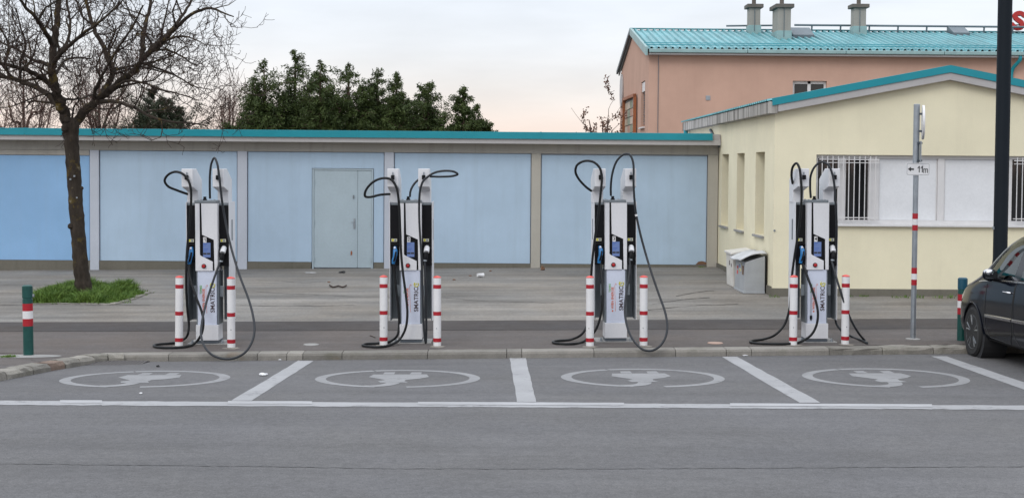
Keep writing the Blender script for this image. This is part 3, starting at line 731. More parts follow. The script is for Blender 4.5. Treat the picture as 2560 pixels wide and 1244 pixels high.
# ------------------------------------------------------------------ salmon pink building behind
def pink_house():
    g = empty('pink_building'); tag(g, 'salmon pink two storey building with ribbed teal metal roof and three chimneys', 'building')
    Y0, Y1 = 43.0, 53.2; XA = P(1622, 200, Y0).x; XB = XA+30; YR = (Y0+Y1)/2
    ze = P(1700, 134, Y0).z; zr = P(1582, 76, YR).z
    def zroof(y): return zr-abs(y-YR)*(zr-ze-.12)/(YR-Y0+.25)
    # gable openings
    def yat(px): d = ray(px, 270); return XA/d.x*d.y
    gw = (yat(1612), yat(1602.5), P(1607, 318, yat(1607)).z, P(1607, 204, yat(1607)).z)
    fw = (P(1982, 220, Y0).x, P(2067, 220, Y0).x, P(2024, 262, Y0).z, P(2024, 202.5, Y0).z)
    mb = MB()
    holed(mb, lambda u, v, d: (u, Y0+d, v), XA, XB, -.3, ze, [fw], .18)
    holed(mb, lambda u, v, d: (XA+d, u, v), Y0, Y1, -.3, ze, [gw], .2)
    mb.poly([(XA, Y0, ze), (XA, Y1, ze), (XA, Y1, ze+.01), (XA, YR, zroof(YR)-.06), (XA, Y0, ze+.01)])
    mb.poly([(XB, Y0, -.3), (XB, Y1, -.3), (XB, Y1, ze), (XB, YR, zroof(YR)-.06), (XB, Y0, ze)]); mb.poly([(XA, Y1, -.3), (XA, Y1, ze), (XB, Y1, ze), (XB, Y1, -.3)])
    mb.build('wall', M['pink'], g)
    # ribbed roof, two slopes
    roofs = []
    for s in (-1, 1):
        v = []; f = []; xs = []; x = XA-.12
        while x < XB+.1:
            xs += [(x, 0), (x+.12, 0), (x+.145, .055), (x+.195, .055), (x+.22, 0)]; x += .215+.0
        ye = YR+s*(YR-Y0+.25)
        for xx, h in xs:
            for y in (ye, YR): v.append((xx, y, zroof(y)+h))
        for i in range(len(xs)-1): f.append((2*i, 2*i+1, 2*i+3, 2*i+2))
        me = bpy.data.meshes.new('roof'); me.from_pydata(v, [], f); roofs.append(link('roof', me, M['teal_roof'], g))
    rf = roofs[0]
    bb(rf, 'ridge_cap', XA-.13, XB, YR-.12, YR+.12, zr+.04, zr+.07, M['teal_roof'])
    # verge boards on the gable
    for s, ye in ((-1, Y0-.28), (1, Y1+.28)):
        MB().prism([(XA-.14, ye, zroof(ye)-(.20 if s < 0 else .06)), (XA-.14, YR, zr-(.16 if s < 0 else .04)), (XA-.14, YR, zr+.08), (XA-.14, ye, zroof(ye)+.06)], (.07, 0, 0)).build('verge_board', M['teal_pale'] if s < 0 else M['rail'], g)
    MB().prism([(XA-.06, Y1+.2, zroof(Y1+.2)-.14), (XA-.06, YR, zr-.1), (XA-.06, YR, zr-.03), (XA-.06, Y1+.2, zroof(Y1+.2)-.05)], (.04, 0, 0)).build('dark_verge', M['rail'], g)
    # eave: dark gap, gutter in pale teal, grey soffit board
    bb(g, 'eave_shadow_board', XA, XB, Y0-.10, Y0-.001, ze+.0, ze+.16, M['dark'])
    gut = MB(); xg = XA-.03
    while xg < XB:
        gut.box(xg, min(xg+3.0, XB)-.012, Y0-.36, Y0-.24, ze+.0, ze+.115); xg += 3.0
    gut.build('gutter', M['teal_pale'], g, .02)
    bb(g, 'soffit', XA-.02, XB, Y0-.30, Y0-.002, ze-.06, ze-.01, M['fascia'])
    MB().tube([(XA-.1, Y0-.05, zroof(Y0-.05)+.10), (XB, Y0-.05, zroof(Y0-.05)+.10)], .014, 6).build('snow_guard', M['teal'], rf)
    y = Y0+.2
    MB().tube([(XA-.1, Y0+.55, zroof(Y0+.55)+.09), (XB, Y0+.55, zroof(Y0+.55)+.09)], .012, 6).build('snow_guard', M['teal'], rf)
    # ridge rail
    x0r = P(1985, 75, YR-.3).x; zrl = zr+.19
    rl = MB().tube([(x0r, YR-.35, zrl), (XB, YR-.35, zrl)], .035, 8).build('ridge_rail', M['rail'], rf)
    for i in range(18):
        x = x0r+.6+i*.98; MB().tube([(x, YR-.35, zrl), (x, YR-.3, zr-.03)], .03, 6).build('rail_bracket', M['rail'], rf)
    MB().tube([(P(1815, 75, YR-.3).x, YR-.35, zrl-.05), (P(1930, 75, YR).x, YR-.35, zrl-.02)], .03, 8).build('ridge_rail', M['rail'], rf)
    # chimneys
    for px0, px1, Yc, pyt, dpt in ((1874, 1901, YR-.9, 10, .5), (1945, 1977.5, YR-2.6, 10, .95), (2135, 2165.5, YR-.9, 10, .45)):
        x0, x1 = P(px0, 50, Yc).x, P(px1, 50, Yc).x; zt = P(px0, pyt+10, Yc).z; ch = empty('chimney', (0, 0, 0)); ch.parent = rf
        zb = zroof(Yc)
        bb(ch, 'shaft', x0, x1, Yc, Yc+dpt, zb-.2, zt, M['chim'], .015)
        bb(ch, 'chimney_cap', x0-.09, x1+.09, Yc-.09, Yc+dpt+.09, zt+.002, zt+.13, M['chimcap'], .02)
        bb(ch, 'flashing', x0-.025, x1+.025, Yc-.025, Yc+dpt+.025, zb-.15, zb+.30, M['teal_pale'], .004)
        xm = (x0+x1)/2; MB().tube([(xm, Yc+dpt/2, zt+.13), (xm, Yc+dpt/2, zt+1.0)], .07, 10).build('flue_pipe', M['chimcap'], ch)
        MB().tube([(xm-.02, Yc-.03, zt-.02), (xm-.02, Yc-.035, zb+.1)], .012, 5).build('lightning_wire', M['rail'], ch)
    # roof hatches
    for px0, px1, dy in ((1983, 2036, -2.1), (2384, 2425, -1.0)):
        Yh = YR+dy; x0, x1 = P(px0, 90, Yh).x, P(px1, 90, Yh).x; z0 = zroof(Yh)
        h = MB().prism([(x0, Yh, z0-.05), (x0, Yh+.75, zroof(Yh+.75)-.05), (x0, Yh+.75, zroof(Yh+.75)+.28), (x0, Yh, z0+.12)], (x1-x0, 0, 0)).build('roof_hatch', M['rail'], rf, .01)
    # front window
    w = bb(g, 'window', fw[0], fw[1], Y0+.15, Y0+.17, fw[2], fw[3], M['glass']); fx0, fx1, fz0, fz1 = fw
    for a, b in ((fx0, fx0+.07), ((fx0+fx1)/2-.05, (fx0+fx1)/2+.05), (fx1-.07, fx1)): bb(w, 'window_frame', a, b, Y0+.1, Y0+.149, fz0, fz1, M['whitef'], .005)
    bb(w, 'window_frame', fx0+.071, fx1-.071, Y0+.1, Y0+.148, fz1-.09, fz1, M['whitef'], .005); bb(w, 'window_frame', fx0+.071, fx1-.071, Y0+.1, Y0+.148, fz0, fz0+.08, M['whitef'], .005)
    bb(w, 'blind', fx0+.07, fx1-.07, Y0+.17, Y0+.175, fz1-.35, fz1-.1, M['greym'])
    # gable window with blind box and slats
    a, b, c, d = gw
    w2 = bb(g, 'window', XA+.18, XA+.2, a, b, c, d, M['glass']); bb(w2, 'blind_box', XA+.03, XA+.17, a+.01, b-.01, d-.32, d-.01, M['whitef'], .01)
    z = c+.1
    while z < d-.36:
        bb(w2, 'slat', XA+.08, XA+.12, a+.03, b-.03, z, z+.035, M['darkgrey']); z += .075
    bb(w2, 'sill', XA-.08, XA+.15, a-.04, b+.04, c-.05, c-.002, M['whitef'], .006)
    # framed relief of stone-coloured tiles on the gable, oval plaque, vent, lightning wire
    ya, yb = yat(1593.5), yat(1566); zt0 = P(1590, 238, ya).z; zt1 = P(1567, 249, yb).z; zb_ = 2.6
    pn = MB().prism([(XA-.03, ya, zb_), (XA-.03, yb, zb_), (XA-.03, yb, zt1), (XA-.03, ya, zt0)], (.028, 0, 0)).build('relief_panel', M['concrete'], g)
    for (p0, p1) in (((ya, zb_), (ya, zt0)), ((yb, zb_), (yb, zt1)), ((ya, zt0), (yb, zt1))):
        MB().prism([(XA-.14, p0[0]-.05, p0[1]-.05), (XA-.14, p1[0]-.05, p1[1]-.05), (XA-.14, p1[0]+.05, p1[1]+.05), (XA-.14, p0[0]+.05, p0[1]+.05)], (.1, 0, 0)).build('panel_frame', M['rust'], pn)
    tl = [simple('tile_%s' % n, c, .8, var=.15) for n, c in (('cream', (.50, .42, .34)), ('rose', (.42, .25, .19)), ('sage', (.25, .27, .20)), ('sand', (.44, .34, .25)), ('slate', (.28, .27, .27)))]
    nr, ncol = 8, 4
    for i in range(nr):
        for j in range(ncol):
            y0 = lerp(ya+.08, yb-.08, j/ncol); y1 = lerp(ya+.08, yb-.08, (j+1)/ncol)-.03; h0 = (min(zt0, zt1)-.08-zb_)/nr
            bb(pn, 'tile', XA-.05-rng.uniform(0, .02), XA-.031, y0, y1, zb_+i*h0, zb_+(i+1)*h0-.03, rng.choice(tl))
    yo = yat(1555.5); zo = P(1555, 228, yo).z
    me = MB().lathe([(.55, 0), (.55, .05), (.5, .06)], 24, (0, 0, 0), 'x').mesh('plaque'); me.transform(Matrix.Translation((XA-.06, yo, zo)) @ Matrix.Diagonal((1, 1, 1.15, 1))); link('plaque', me, M['fascia'], g)
    v = P(1770, 245, Y0); bb(g, 'vent', v.x-.07, v.x+.07, Y0-.02, Y0-.001, v.z-.07, v.z+.07, M['steel'], .004)
    wv = P(1646, 150, Y0); MB().tube([(wv.x, Y0-.03, ze-.05), (wv.x, Y0-.03, 2.0)], .01, 5).build('lightning_wire', M['rail'], g)
    d0 = P(2548, 140, Y0-.2)
    MB().tube(spline([(d0.x, Y0-.28, ze), (d0.x, Y0-.28, ze-.12), (d0.x-.16, Y0-.08, ze-.42), (d0.x-.17, Y0-.07, ze-1.0), (d0.x-.17, Y0-.07, .0)], 6), .055, 10).build('downpipe', M['teal'], g)
    return zr, YR
ZR, YR = pink_house()
def roof_sign():
    c = P(2546, 55, YR-.2); me = text_mesh('S', .86, .035, .05); me.transform(Matrix.Translation((c.x, c.y, c.z)) @ FACE)
    r = empty('roof_sign', (c.x, c.y, ZR)); tag(r, 'red letter S of a roof sign on a dark frame above the teal roof', 'sign')
    me.transform(Matrix.Translation((-c.x, -c.y, -ZR))); link('letter', me, M['redsign'], r)
    zz = c.z-ZR
    for x in (-.22, 1.2): MB().box(x-.05, x+.05, .10, .20, -.1, zz+.36).build('frame_post', M['rail'], r)
    for h in (-.1, .22): MB().box(-.22, 1.2, .06, .09, zz+h-.02, zz+h+.02).build('frame_rail', M['rail'], r)
    MB().tube([(-.6, .1, zz+.12), (-.22, .12, zz+.12)], .01, 5).build('frame_rail', M['rail'], r)
roof_sign()

# ------------------------------------------------------------------ charging stations
def charger_proto():
    r = empty('charging_station')
    hw = .148
    bbx = lambda n, *a, m, bevel=.0, par=None: bb(par or r, n, *a, M[m], bevel)
    bbx('base_plate', -.27, .27, -.02, .46, 0.0, .014, m='concrete', bevel=.004)
    bbx('plinth', -.143, .143, .012, .34, .0145, .055, m='darkgrey', bevel=.004)
    bbx('skirt', -.150, .150, .0, .30, .056, .262, m='white', bevel=.006)
    bbx('pillar', -.126, .126, .018, .30, .263, .985, m='whiteb', bevel=.004)
    bbx('pillar_side', -.148, -.128, .05, .36, .263, .98, m='greym', bevel=.003); bbx('pillar_side', .128, .148, .05, .36, .263, .98, m='greym', bevel=.003)
    for s in (-1, 1):
        bbx('bracket', min(s*.15, s*.2), max(s*.15, s*.2), .10, .13, .63, .78, m='greym', bevel=.004)
        MB().lathe([(.018, 0), (.018, .03), (.010, .03), (.010, .05)], 8, (s*.20, .02, .014)).build('anchor_bolt', M['steel'], r)
    cab = bbx('cabinet', -hw+.004, hw-.004, .022, .30, .986, 1.888, m='black', bevel=.004)
    # two white front panels around the black inlay
    U = lambda u: -hw+2*hw*u
    A = [(0, .986), (.775, .986), (.775, 1.108), (.235, 1.187), (.235, 1.19), (.20, 1.20), (.20, 1.886), (0, 1.886)]
    B = [(.275, 1.886), (1, 1.886), (1, .986), (.855, .986), (.83, 1.398), (.305, 1.467)]
    for nm, poly in (('front_panel', A), ('front_panel', B)):
        MB().prism([(U(u), 0.0, z) for u, z in poly], (0, .021, 0)).build(nm, M['white'], r, .003)
    for s in (-1, 1): bbx('cabinet_side', min(s*hw, s*(hw-.003)), max(s*hw, s*(hw-.003)), .0225, .30, .986, 1.886, m='white')
    bbx('top_cap', -hw-.008, hw-.012, -.004, .31, 1.889, 1.924, m='darkgrey' if False else 'greym', bevel=.004)
    MB().lathe([(.030, 0), (.030, .012), (.020, .022), (.020, .05)], 14, (-.035, .09, 1.924)).build('cable_gland', M['black'], r, smooth=False)
    for x, y in ((-.12, .04), (.06, .04), (.10, .04), (.06, .26), (-.12, .26)): MB().lathe([(.011, 0), (.011, .008)], 8, (x, y, 1.924)).build('bolt', M['steel'], r)
    sc = bbx('screen', U(.335), U(.67), .0175, .0215, 1.165, 1.360, m='screen', bevel=.002)
    for k, w in ((1.345, .05), (1.325, .03), (1.275, .06), (1.255, .045)): bbx('screen_text', U(.36), U(.36)+w, .0170, .0174, k-.003, k+.003, m='bluei', par=sc)
    for a, b in ((.345, .49), (.51, .655)): bbx('screen_key', U(a), U(b), .0168, .0174, 1.203, 1.226, m='inkb', par=sc)
    bt = MB().lathe([(.031, 0), (.031, -.006), (.027, -.008)], 20, (U(.38), -.0005, 1.05), 'y').build('button_ring', M['black'], r)
    MB().lathe([(.022, -.008), (.022, -.026), (.015, -.032)], 18, (U(.38), 0, 1.05), 'y').build('emergency_button', M['redbtn'], r, smooth=False)
    for s in (-1, 1):
        x0, x1 = sorted((s*.150, s*.278))
        wg = bbx('holster', x0, x1, .10, .40, 1.045, 1.855, m='black', bevel=.004)
        sx = s*.214-.012
        st = bbx('sticker', sx-.038, sx+.038, .0965, .0995, 1.365, 1.405, m='sticker', par=wg); bbx('sticker_mark', sx-.030, sx-.006, .0955, .0963, 1.370, 1.400, m='yel', par=wg); bbx('sticker_mark', sx+.004, sx+.028, .0955, .0963, 1.370, 1.398, m='greym', par=wg)
        bbx('holster_shelf', x0+.002, x1-.002, .082, .0998, 1.315, 1.335, m='black', par=wg, bevel=.003)
        sp = bbx('side_panel', min(s*.281, s*.290), max(s*.281, s*.290), .09, .50, .30, 1.90, m='white', bevel=.003)
        bbx('slot', min(s*.2905, s*.2925), max(s*.2905, s*.2925), .24, .30, 1.38, 1.66, m='darkgrey', par=sp)
        bbx('inner_panel', min(s*.16, s*.279), max(s*.16, s*.279), .36, .372, .30, 1.043, m='greym', bevel=.003)
        bbx('inner_panel', min(s*.268, s*.2795), max(s*.268, s*.2795), .12, .359, .30, 1.043, m='greym')
        bbx('top_plate', x0, x1+0, .12, .48, 1.857, 1.882, m='greym', bevel=.003)
        # arm with forward hood (profile in YZ)
        prof = [(.21, 1.884), (.46, 1.884), (.46, 2.20), (.12, 2.345), (-.115, 2.345), (-.115, 2.105), (.21, 2.045)]
        hx0, hx1 = s*.205-.02-.074, s*.205-.02+.074
        h = MB().prism([(hx0, y, z) for y, z in prof], (hx1-hx0, 0, 0)).build('cable_arm', M['white'], r, .008)
        bbx('clip', s*.205-.02-.022, s*.205-.02+.022, -.165, -.116, 2.20, 2.26, m='black', bevel=.005, par=h)
        bbx('clip_pin', s*.205-.02-.008, s*.205-.02+.008, -.13, -.116, 2.262, 2.30, m='steel', par=h)
    # connectors: blue-handled plug in the left holster, white-topped one on the right
    MB().box(-.245, -.18, .06, .0995, 1.12, 1.30).build('socket', M['black'], r, .006)
    p = MB().tube(spline([(-.212, .07, 1.285), (-.205, .02, 1.255), (-.208, -.002, 1.19), (-.226, .0, 1.115), (-.232, .004, 1.075)], 5), [.024]*5+[.030]*6+[.026]*6+[.022]*4, 12).build('connector', M['blueplug'], r, smooth=True)
    MB().tube([(-.196, -.015, 1.235), (-.204, -.032, 1.17), (-.222, -.026, 1.11)], .013, 8).build('grip', M['black'], p)
    MB().tube([(-.212, .02, 1.292), (-.207, -.005, 1.274)], .015, 8).build('latch', M['whiteb'], p)
    p2 = MB().tube([(.215, .095, 1.285), (.214, .05, 1.262), (.211, .012, 1.225)], [.036, .037, .036], 14).build('connector', M['white'], r)
    MB().tube([(.210, .010, 1.222), (.203, -.006, 1.165), (.197, -.012, 1.128)], [.030, .029, .026], 12).build('grip', M['black'], p2)
    MB().tube([(.197, -.012, 1.126), (.195, -.014, 1.108)], .025, 12).build('collar', M['steel'], p2)
    # lettering up the pillar
    def vt(s, size, off, x, z, m, nm, sp=1.0):
        me = text_mesh(s, size, off, .0006, spacing=sp); me.transform(Matrix.Translation((x, .0165, z)) @ FACE @ Matrix.Rotation(math.pi/2, 4, 'Z')); return link(nm, me, m, r)
    vt('SMATRIC', .080, .0016, .075, .595, M['ink'], 'lettering', 1.02)
    e = spline([(.075+.030*math.cos(a), .0165, .795+.030*math.sin(a)) for a in [math.radians(d) for d in range(120, 120+300, 25)]], 2)
    lg = MB().tube(e, .0065, 6).build('logo', M['yel'], r)
    MB().tube([(.075-.028, .0165, .795), (.075, .0165, .798), (.075+.012, .0165, .812)], .0065, 6).build('logo_bar', M['yel'], lg)
    vt('WIEN ENERGIE', .044, .0010, -.045, .60, M['orange'], 'lettering')
    vt('TANKE', .036, .0008, -.081, .735, M['greeni'], 'lettering')
    MB().lathe([(.012, 0), (.012, -.0008)], 14, (-.045, .0172, .424), 'y').build('logo', M['orange'], r)
    MB().tube(spline([(-.005, .0172, .42), (-.009, .0172, .55), (-.014, .0172, .70), (-.012, .0172, .78), (.0, .0172, .797), (.006, .0172, .782), (-.002, .0172, .772)], 6), .0022, 5).build('logo_line', M['orange'], r)
    return r
def number_mesh(s):
    me = text_mesh(s, .062, .0012, .0004); me.transform(FACE); return me
CH_GROUP = 'charging stations along the kerb'
proto = charger_proto()
CH = []
base = [(518, 861, -.008), (1027, 858.5, -.008), (1540, 855, -.010), (2042.5, 856.5, -.006)]
for i, (px, py, tilt) in enumerate(base):
    o = proto if i == 0 else copy_tree(proto)
    q = GP(px, py); o.location = (q.x, q.y, q.z); o.rotation_euler = (0, tilt, (0, 0, .03, .0)[i]); CH.append(o)
labs = ['white and black charging post marked 1, nearest the bare tree', 'white and black charging post marked 2, in front of the grey garage door',
        'white and black charging post marked 3, third from the bare tree', 'white and black charging post marked 4, in front of the yellow building']
bpy.context.view_layer.update()
for i, o in enumerate(CH):
    tag(o, labs[i], 'charger', CH_GROUP)
    lb = bb(o, 'number_label', -.148+.296*.345, -.148+.296*.49, .0172, .0215, 1.362, 1.435, M['bwhite'])
    n = number_mesh(str(i+1)) if i else one_mesh(.048, .020, .0075, .0004); n.transform(Matrix.Translation((-.148+.296*.4175, .0166, 1.3985))); link('digit', n, M['inkb'], lb)
# cables: (zoom x, zoom y, depth offset from the cabinet front, or 'g' on the pavement / 'r' on the road)
CZ = [(360, 370), (880, 370), (1360, 360), (1840, 370)]
LEFTC = [
 [(246, 260, .22), (190, 240, .10), (135, 215, .0), (117, 185, -.05), (135, 152, -.10), (180, 134, -.15), (222, 148, -.17), (248, 178, -.17), (264, 225, -.17), (266, 310, -.14), (258, 420, -.10), (246, 540, -.06), (240, 640, -.05), (239, 800, .02), (246, 920, .05), (254, 1000, .06), (248, 1050, .04), (215, 1085, 'g'), (150, 1102, 'g'), (80, 1108, 'g'), (55, 1115, 'g'), (80, 1124, 'g'), (150, 1127, 'g'), (230, 1122, 'g'), (290, 1100, -.12), (325, 1050, -.16), (336, 985, -.17), (328, 930, -.16), (298, 850, -.13), (268, 760, -.08), (254, 690, -.03), (258, 655, .0)],
 [(214, 260, .22), (160, 264, .10), (100, 277, .0), (74, 272, -.06), (78, 240, -.10), (115, 195, -.14), (165, 172, -.17), (205, 172, -.17), (228, 184, -.17), (252, 225, -.17), (266, 320, -.15), (272, 450, -.12), (278, 600, -.10), (290, 720, -.10), (306, 840, -.10), (313, 940, -.12), (302, 1020, -.12), (270, 1080, -.12), (215, 1112, 'g'), (150, 1123, 'g'), (90, 1120, 'g'), (60, 1113, 'g'), (85, 1105, 'g'), (150, 1102, 'g'), (215, 1092, 'g'), (255, 1060, .0), (266, 1000, .02), (262, 900, .02), (248, 780, .02), (240, 700, .02), (238, 655, .01)],
 [(268, 265, .22), (235, 240, .12), (195, 195, .02), (178, 155, -.05), (188, 118, -.10), (230, 96, -.14), (280, 102, -.17), (315, 135, -.18), (327, 185, -.18), (322, 260, -.17), (308, 390, -.13), (292, 500, -.09), (275, 640, -.05), (266, 760, .0), (258, 900, .02), (248, 1010, .02), (215, 1072, .0), (150, 1104, 'g'), (80, 1110, 'g'), (50, 1117, 'g'), (80, 1126, 'g'), (150, 1128, 'g'), (225, 1114, -.10), (285, 1060, -.13), (318, 980, -.14), (330, 890, -.13), (330, 790, -.08), (322, 700, -.01), (318, 665, .01)],
 [(320, 200, .20), (314, 150, .05), (322, 105, -.06), (342, 86, -.12), (358, 112, -.17), (367, 178, -.18), (371, 260, -.17), (362, 400, -.12), (345, 520, -.07), (328, 630, -.03), (317, 720, .0), (310, 830, .02), (300, 920, .02), (272, 1000, .02), (220, 1055, .0), (150, 1080, 'g'), (100, 1086, 'g'), (80, 1094, 'g'), (110, 1101, 'g'), (200, 1105, 'g'), (300, 1104, 'g'), (370, 1092, -.14), (425, 1055, -.16), (455, 1000, -.17), (463, 930, -.16), (450, 860, -.13), (420, 770, -.08), (390, 690, -.02), (376, 655, .0)]]
RIGHTC = [
 [(373, 285, .09), (372, 230, .06), (373, 150, .0), (382, 85, -.08), (398, 56, -.12), (413, 85, -.16), (424, 150, -.17), (429, 190, -.17), (440, 290, -.14), (458, 400, -.12), (482, 520, -.18), (515, 640, -.30), (548, 740, -.42), (590, 850, -.58), (615, 940, -.72), (625, 1030, -.86), (608, 1100, -.98), (570, 1155, -1.06), (510, 1186, -1.08), (450, 1190, -1.08), (390, 1170, -1.05), (345, 1125, -.92), (323, 1060, -.72), (325, 1000, -.55), (338, 930, -.40), (368, 820, -.16), (398, 730, -.10), (425, 655, -.03), (430, 640, -.015)],
 [(327, 277, .09), (332, 240, .10), (350, 205, .14), (380, 176, .16), (430, 162, .05), (500, 162, -.05), (570, 158, -.15), (597, 147, -.22), (575, 133, -.24), (520, 129, -.22), (465, 140, -.19), (425, 165, -.18), (403, 186, -.18), (386, 235, -.17), (380, 310, -.14), (381, 420, -.12), (388, 540, -.12), (394, 650, -.13), (398, 780, -.13), (402, 920, -.13), (409, 1050, -.12), (417, 1100, -.10), (420, 1050, -.08), (419, 920, -.06), (416, 780, -.05), (412, 690, -.03), (411, 640, -.014)],
 [(378, 292, .09), (378, 235, .06), (388, 160, .0), (412, 95, -.06), (450, 60, -.11), (482, 58, -.15), (502, 95, -.17), (507, 150, -.18), (506, 190, -.18), (509, 280, -.16), (520, 390, -.14), (543, 500, -.15), (575, 620, -.18), (612, 740, -.30), (650, 850, -.42), (685, 950, -.56), (697, 1030, -.68), (685, 1095, -.78), (650, 1145, -.85), (605, 1167, -.87), (560, 1160, -.85), (515, 1120, -.74), (480, 1060, -.56), (460, 980, -.38), (457, 920, -.28), (465, 840, -.17), (480, 750, -.10), (486, 690, -.05), (484, 645, -.014)],
 [(423, 282, .09), (419, 220, .06), (424, 150, -.02), (450, 100, -.08), (488, 78, -.13), (525, 100, -.17), (548, 160, -.18), (556, 210, -.18), (563, 300, -.16), (569, 420, -.10), (568, 540, .0), (564, 650, .12), (560, 800, .25), (560, 920, .32), (567, 990, .34), (595, 1030, .30), (650, 1062, 'g'), (710, 1084, 'g'), (742, 1101, 'g'), (728, 1086, 'g'), (690, 1040, -.10), (650, 970, -.16), (615, 880, -.18), (585, 790, -.16), (558, 700, -.08), (545, 655, -.03), (541, 640, -.014)]]
def cable(ch, pts, org, rad, m):
    Yc = ch.location.y; w = []
    for zx_, zy_, d in pts:
        px, py = org[0]+zx_/2.2614, org[1]+zy_/2.2614
        if d == 'g': w.append(GP(px, py, pave_z, rad+.008))
        elif d == 'r':
            q = GP(px, py, road_z, rad+.006); w.append(q)
        else:
            q = P(px, py, Yc+d); q.z = max(q.z, (pave_z(q.x, q.y) if q.y > kerb_y(q.x)-.02 else road_z(q.x, q.y))+rad+.004); w.append(q)
    inv = ch.matrix_world.inverted(); w = [tuple(inv @ Vector(p)) for p in w]
    return MB().tube(spline(w, 6), rad, 10).build('cable', m, ch, smooth=True)
for i, ch in enumerate(CH):
    cable(ch, LEFTC[i], CZ[i], .0165, M['rubber']); cable(ch, RIGHTC[i], CZ[i], .0150, M['rubber2'])
# small black tag hanging on post 4 and cable tie on post 3's right-hand cable
def hang_tag():
    inv = CH[3].matrix_world.inverted(); a = [inv @ P(1840+x/2.2614, 370+y/2.2614, CH[3].location.y+.012) for x, y in ((425, 800), (424, 880), (424, 945))]
    t = MB().tube(a, .003, 5).build('tag_cord', M['inkb'], CH[3]); c = a[-1]
    MB().prism([(c.x-.014, c.y-.004, c.z), (c.x+.014, c.y-.004, c.z), (c.x+.017, c.y-.004, c.z-.04), (c.x, c.y-.004, c.z-.075), (c.x-.016, c.y-.004, c.z-.04)], (0, .008, 0)).build('tag', M['black'], t)
    inv = CH[2].matrix_world.inverted(); a = [inv @ P(1360+x/2.2614, 360+y/2.2614, CH[2].location.y-.141) for x, y in ((520, 397), (523, 408))]
    MB().tube(a, .0175, 10).build('cable_tie', M['bwhite'], CH[2])
hang_tag()

# ------------------------------------------------------------------ bollards
def bollard_proto():
    r = empty('bollard'); R = .052
    segs = [(0, .060), (.060, .109), (.109, .411), (.411, .460), (.460, .767), (.767, .816), (.816, .907)]
    for k, (a, b) in enumerate(segs):
        if k % 2 == 0: MB().lathe([(R, a), (R, b)], 28, (0, 0, 0)).build('post', M['bwhite'], r, smooth=False)
        else: MB().lathe([(R+.0015, a-.001), (R+.0015, b+.001)], 28).build('band', M['red'], r)
    MB().lathe([(R+.002, .907), (R+.002, .913), (R*.75, .924), (R*.3, .932), (.004, .934)], 28).build('cap', M['coral'], r)
    MB().lathe([(.006, 0), (.006, -.004)], 8, (-.005, -R, .24), 'y').build('screw', M['darkgrey'], r)
    for o in r.children:
        for p in o.data.polygons: p.use_smooth = True
        o.data.set_sharp_from_angle(angle=.6)
    return r
bp = bollard_proto()
bpos = [(445, 865.5, 'left of the first charger from the tree'), (576, 869.5, 'right of the first charger from the tree'), (958, 863.5, 'left of the second charger from the tree'), (1092.5, 866, 'right of the second charger from the tree'),
        (1475.5, 866, 'left of the third charger from the tree'), (1610, 864.5, 'right of the third charger from the tree'), (1985, 863.5, 'left of the fourth charger from the tree'), (2115.5, 861.5, 'right of the fourth charger from the tree')]
for i, (px, py, w) in enumerate(bpos):
    o = bp if i == 0 else copy_tree(bp); q = GP(px, py); o.location = (q.x, q.y+.06, q.z); o.rotation_euler = (0, -.005+rng.uniform(-.003, .003), rng.uniform(0, 6))
    if i: o.rotation_euler.z = rng.uniform(-.3, .3)
    tag(o, 'white bollard with three red bands, '+w, 'bollard', 'white and red bollards flanking the chargers')
def green_bollard(px, py, h, label, capm, tall):
    q = GP(px, py); r = empty('parking_post', (q.x, q.y+.05, q.z)); R = .062
    MB().lathe([(R, 0), (R, h*.42)], 24).build('post', M['green'], r); MB().lathe([(R, h*.74), (R, h*.80), (R-.004, h*.805), (R-.004, h*.815), (R, h*.82)], 24).build('neck', M['green'], r)
    for a, b, m in ((.42, .525, 'red'), (.525, .635, 'bwhite'), (.635, .74, 'red')): MB().lathe([(R+.0012, h*a), (R+.0012, h*b-.0005)], 24).build('band', M[m], r)
    MB().lathe([(R+.003, h*.82), (R+.003, h*.985), (R*.8, h), (.01, h+.002)], 24).build('cap', M[capm], r)
    MB().box(R-.005, R+.022, -.012, .012, h*.83, h*.87).build('lock', M['steel'], r, .003)
    for o in r.children:
        for p in o.data.polygons: p.use_smooth = True
        o.data.set_sharp_from_angle(angle=.6)
    tag(r, label, 'bollard', 'dark green parking posts'); return r
g1 = green_bollard(68, 889, .885, 'dark green post with red and white bands on the corner beside the rough kerb', 'green', 0); g1.rotation_euler = (0, -.014, 0)
g2 = green_bollard(2407, 852, .86, 'dark green post with blue top and red bands behind the car', 'bluecap', 0)

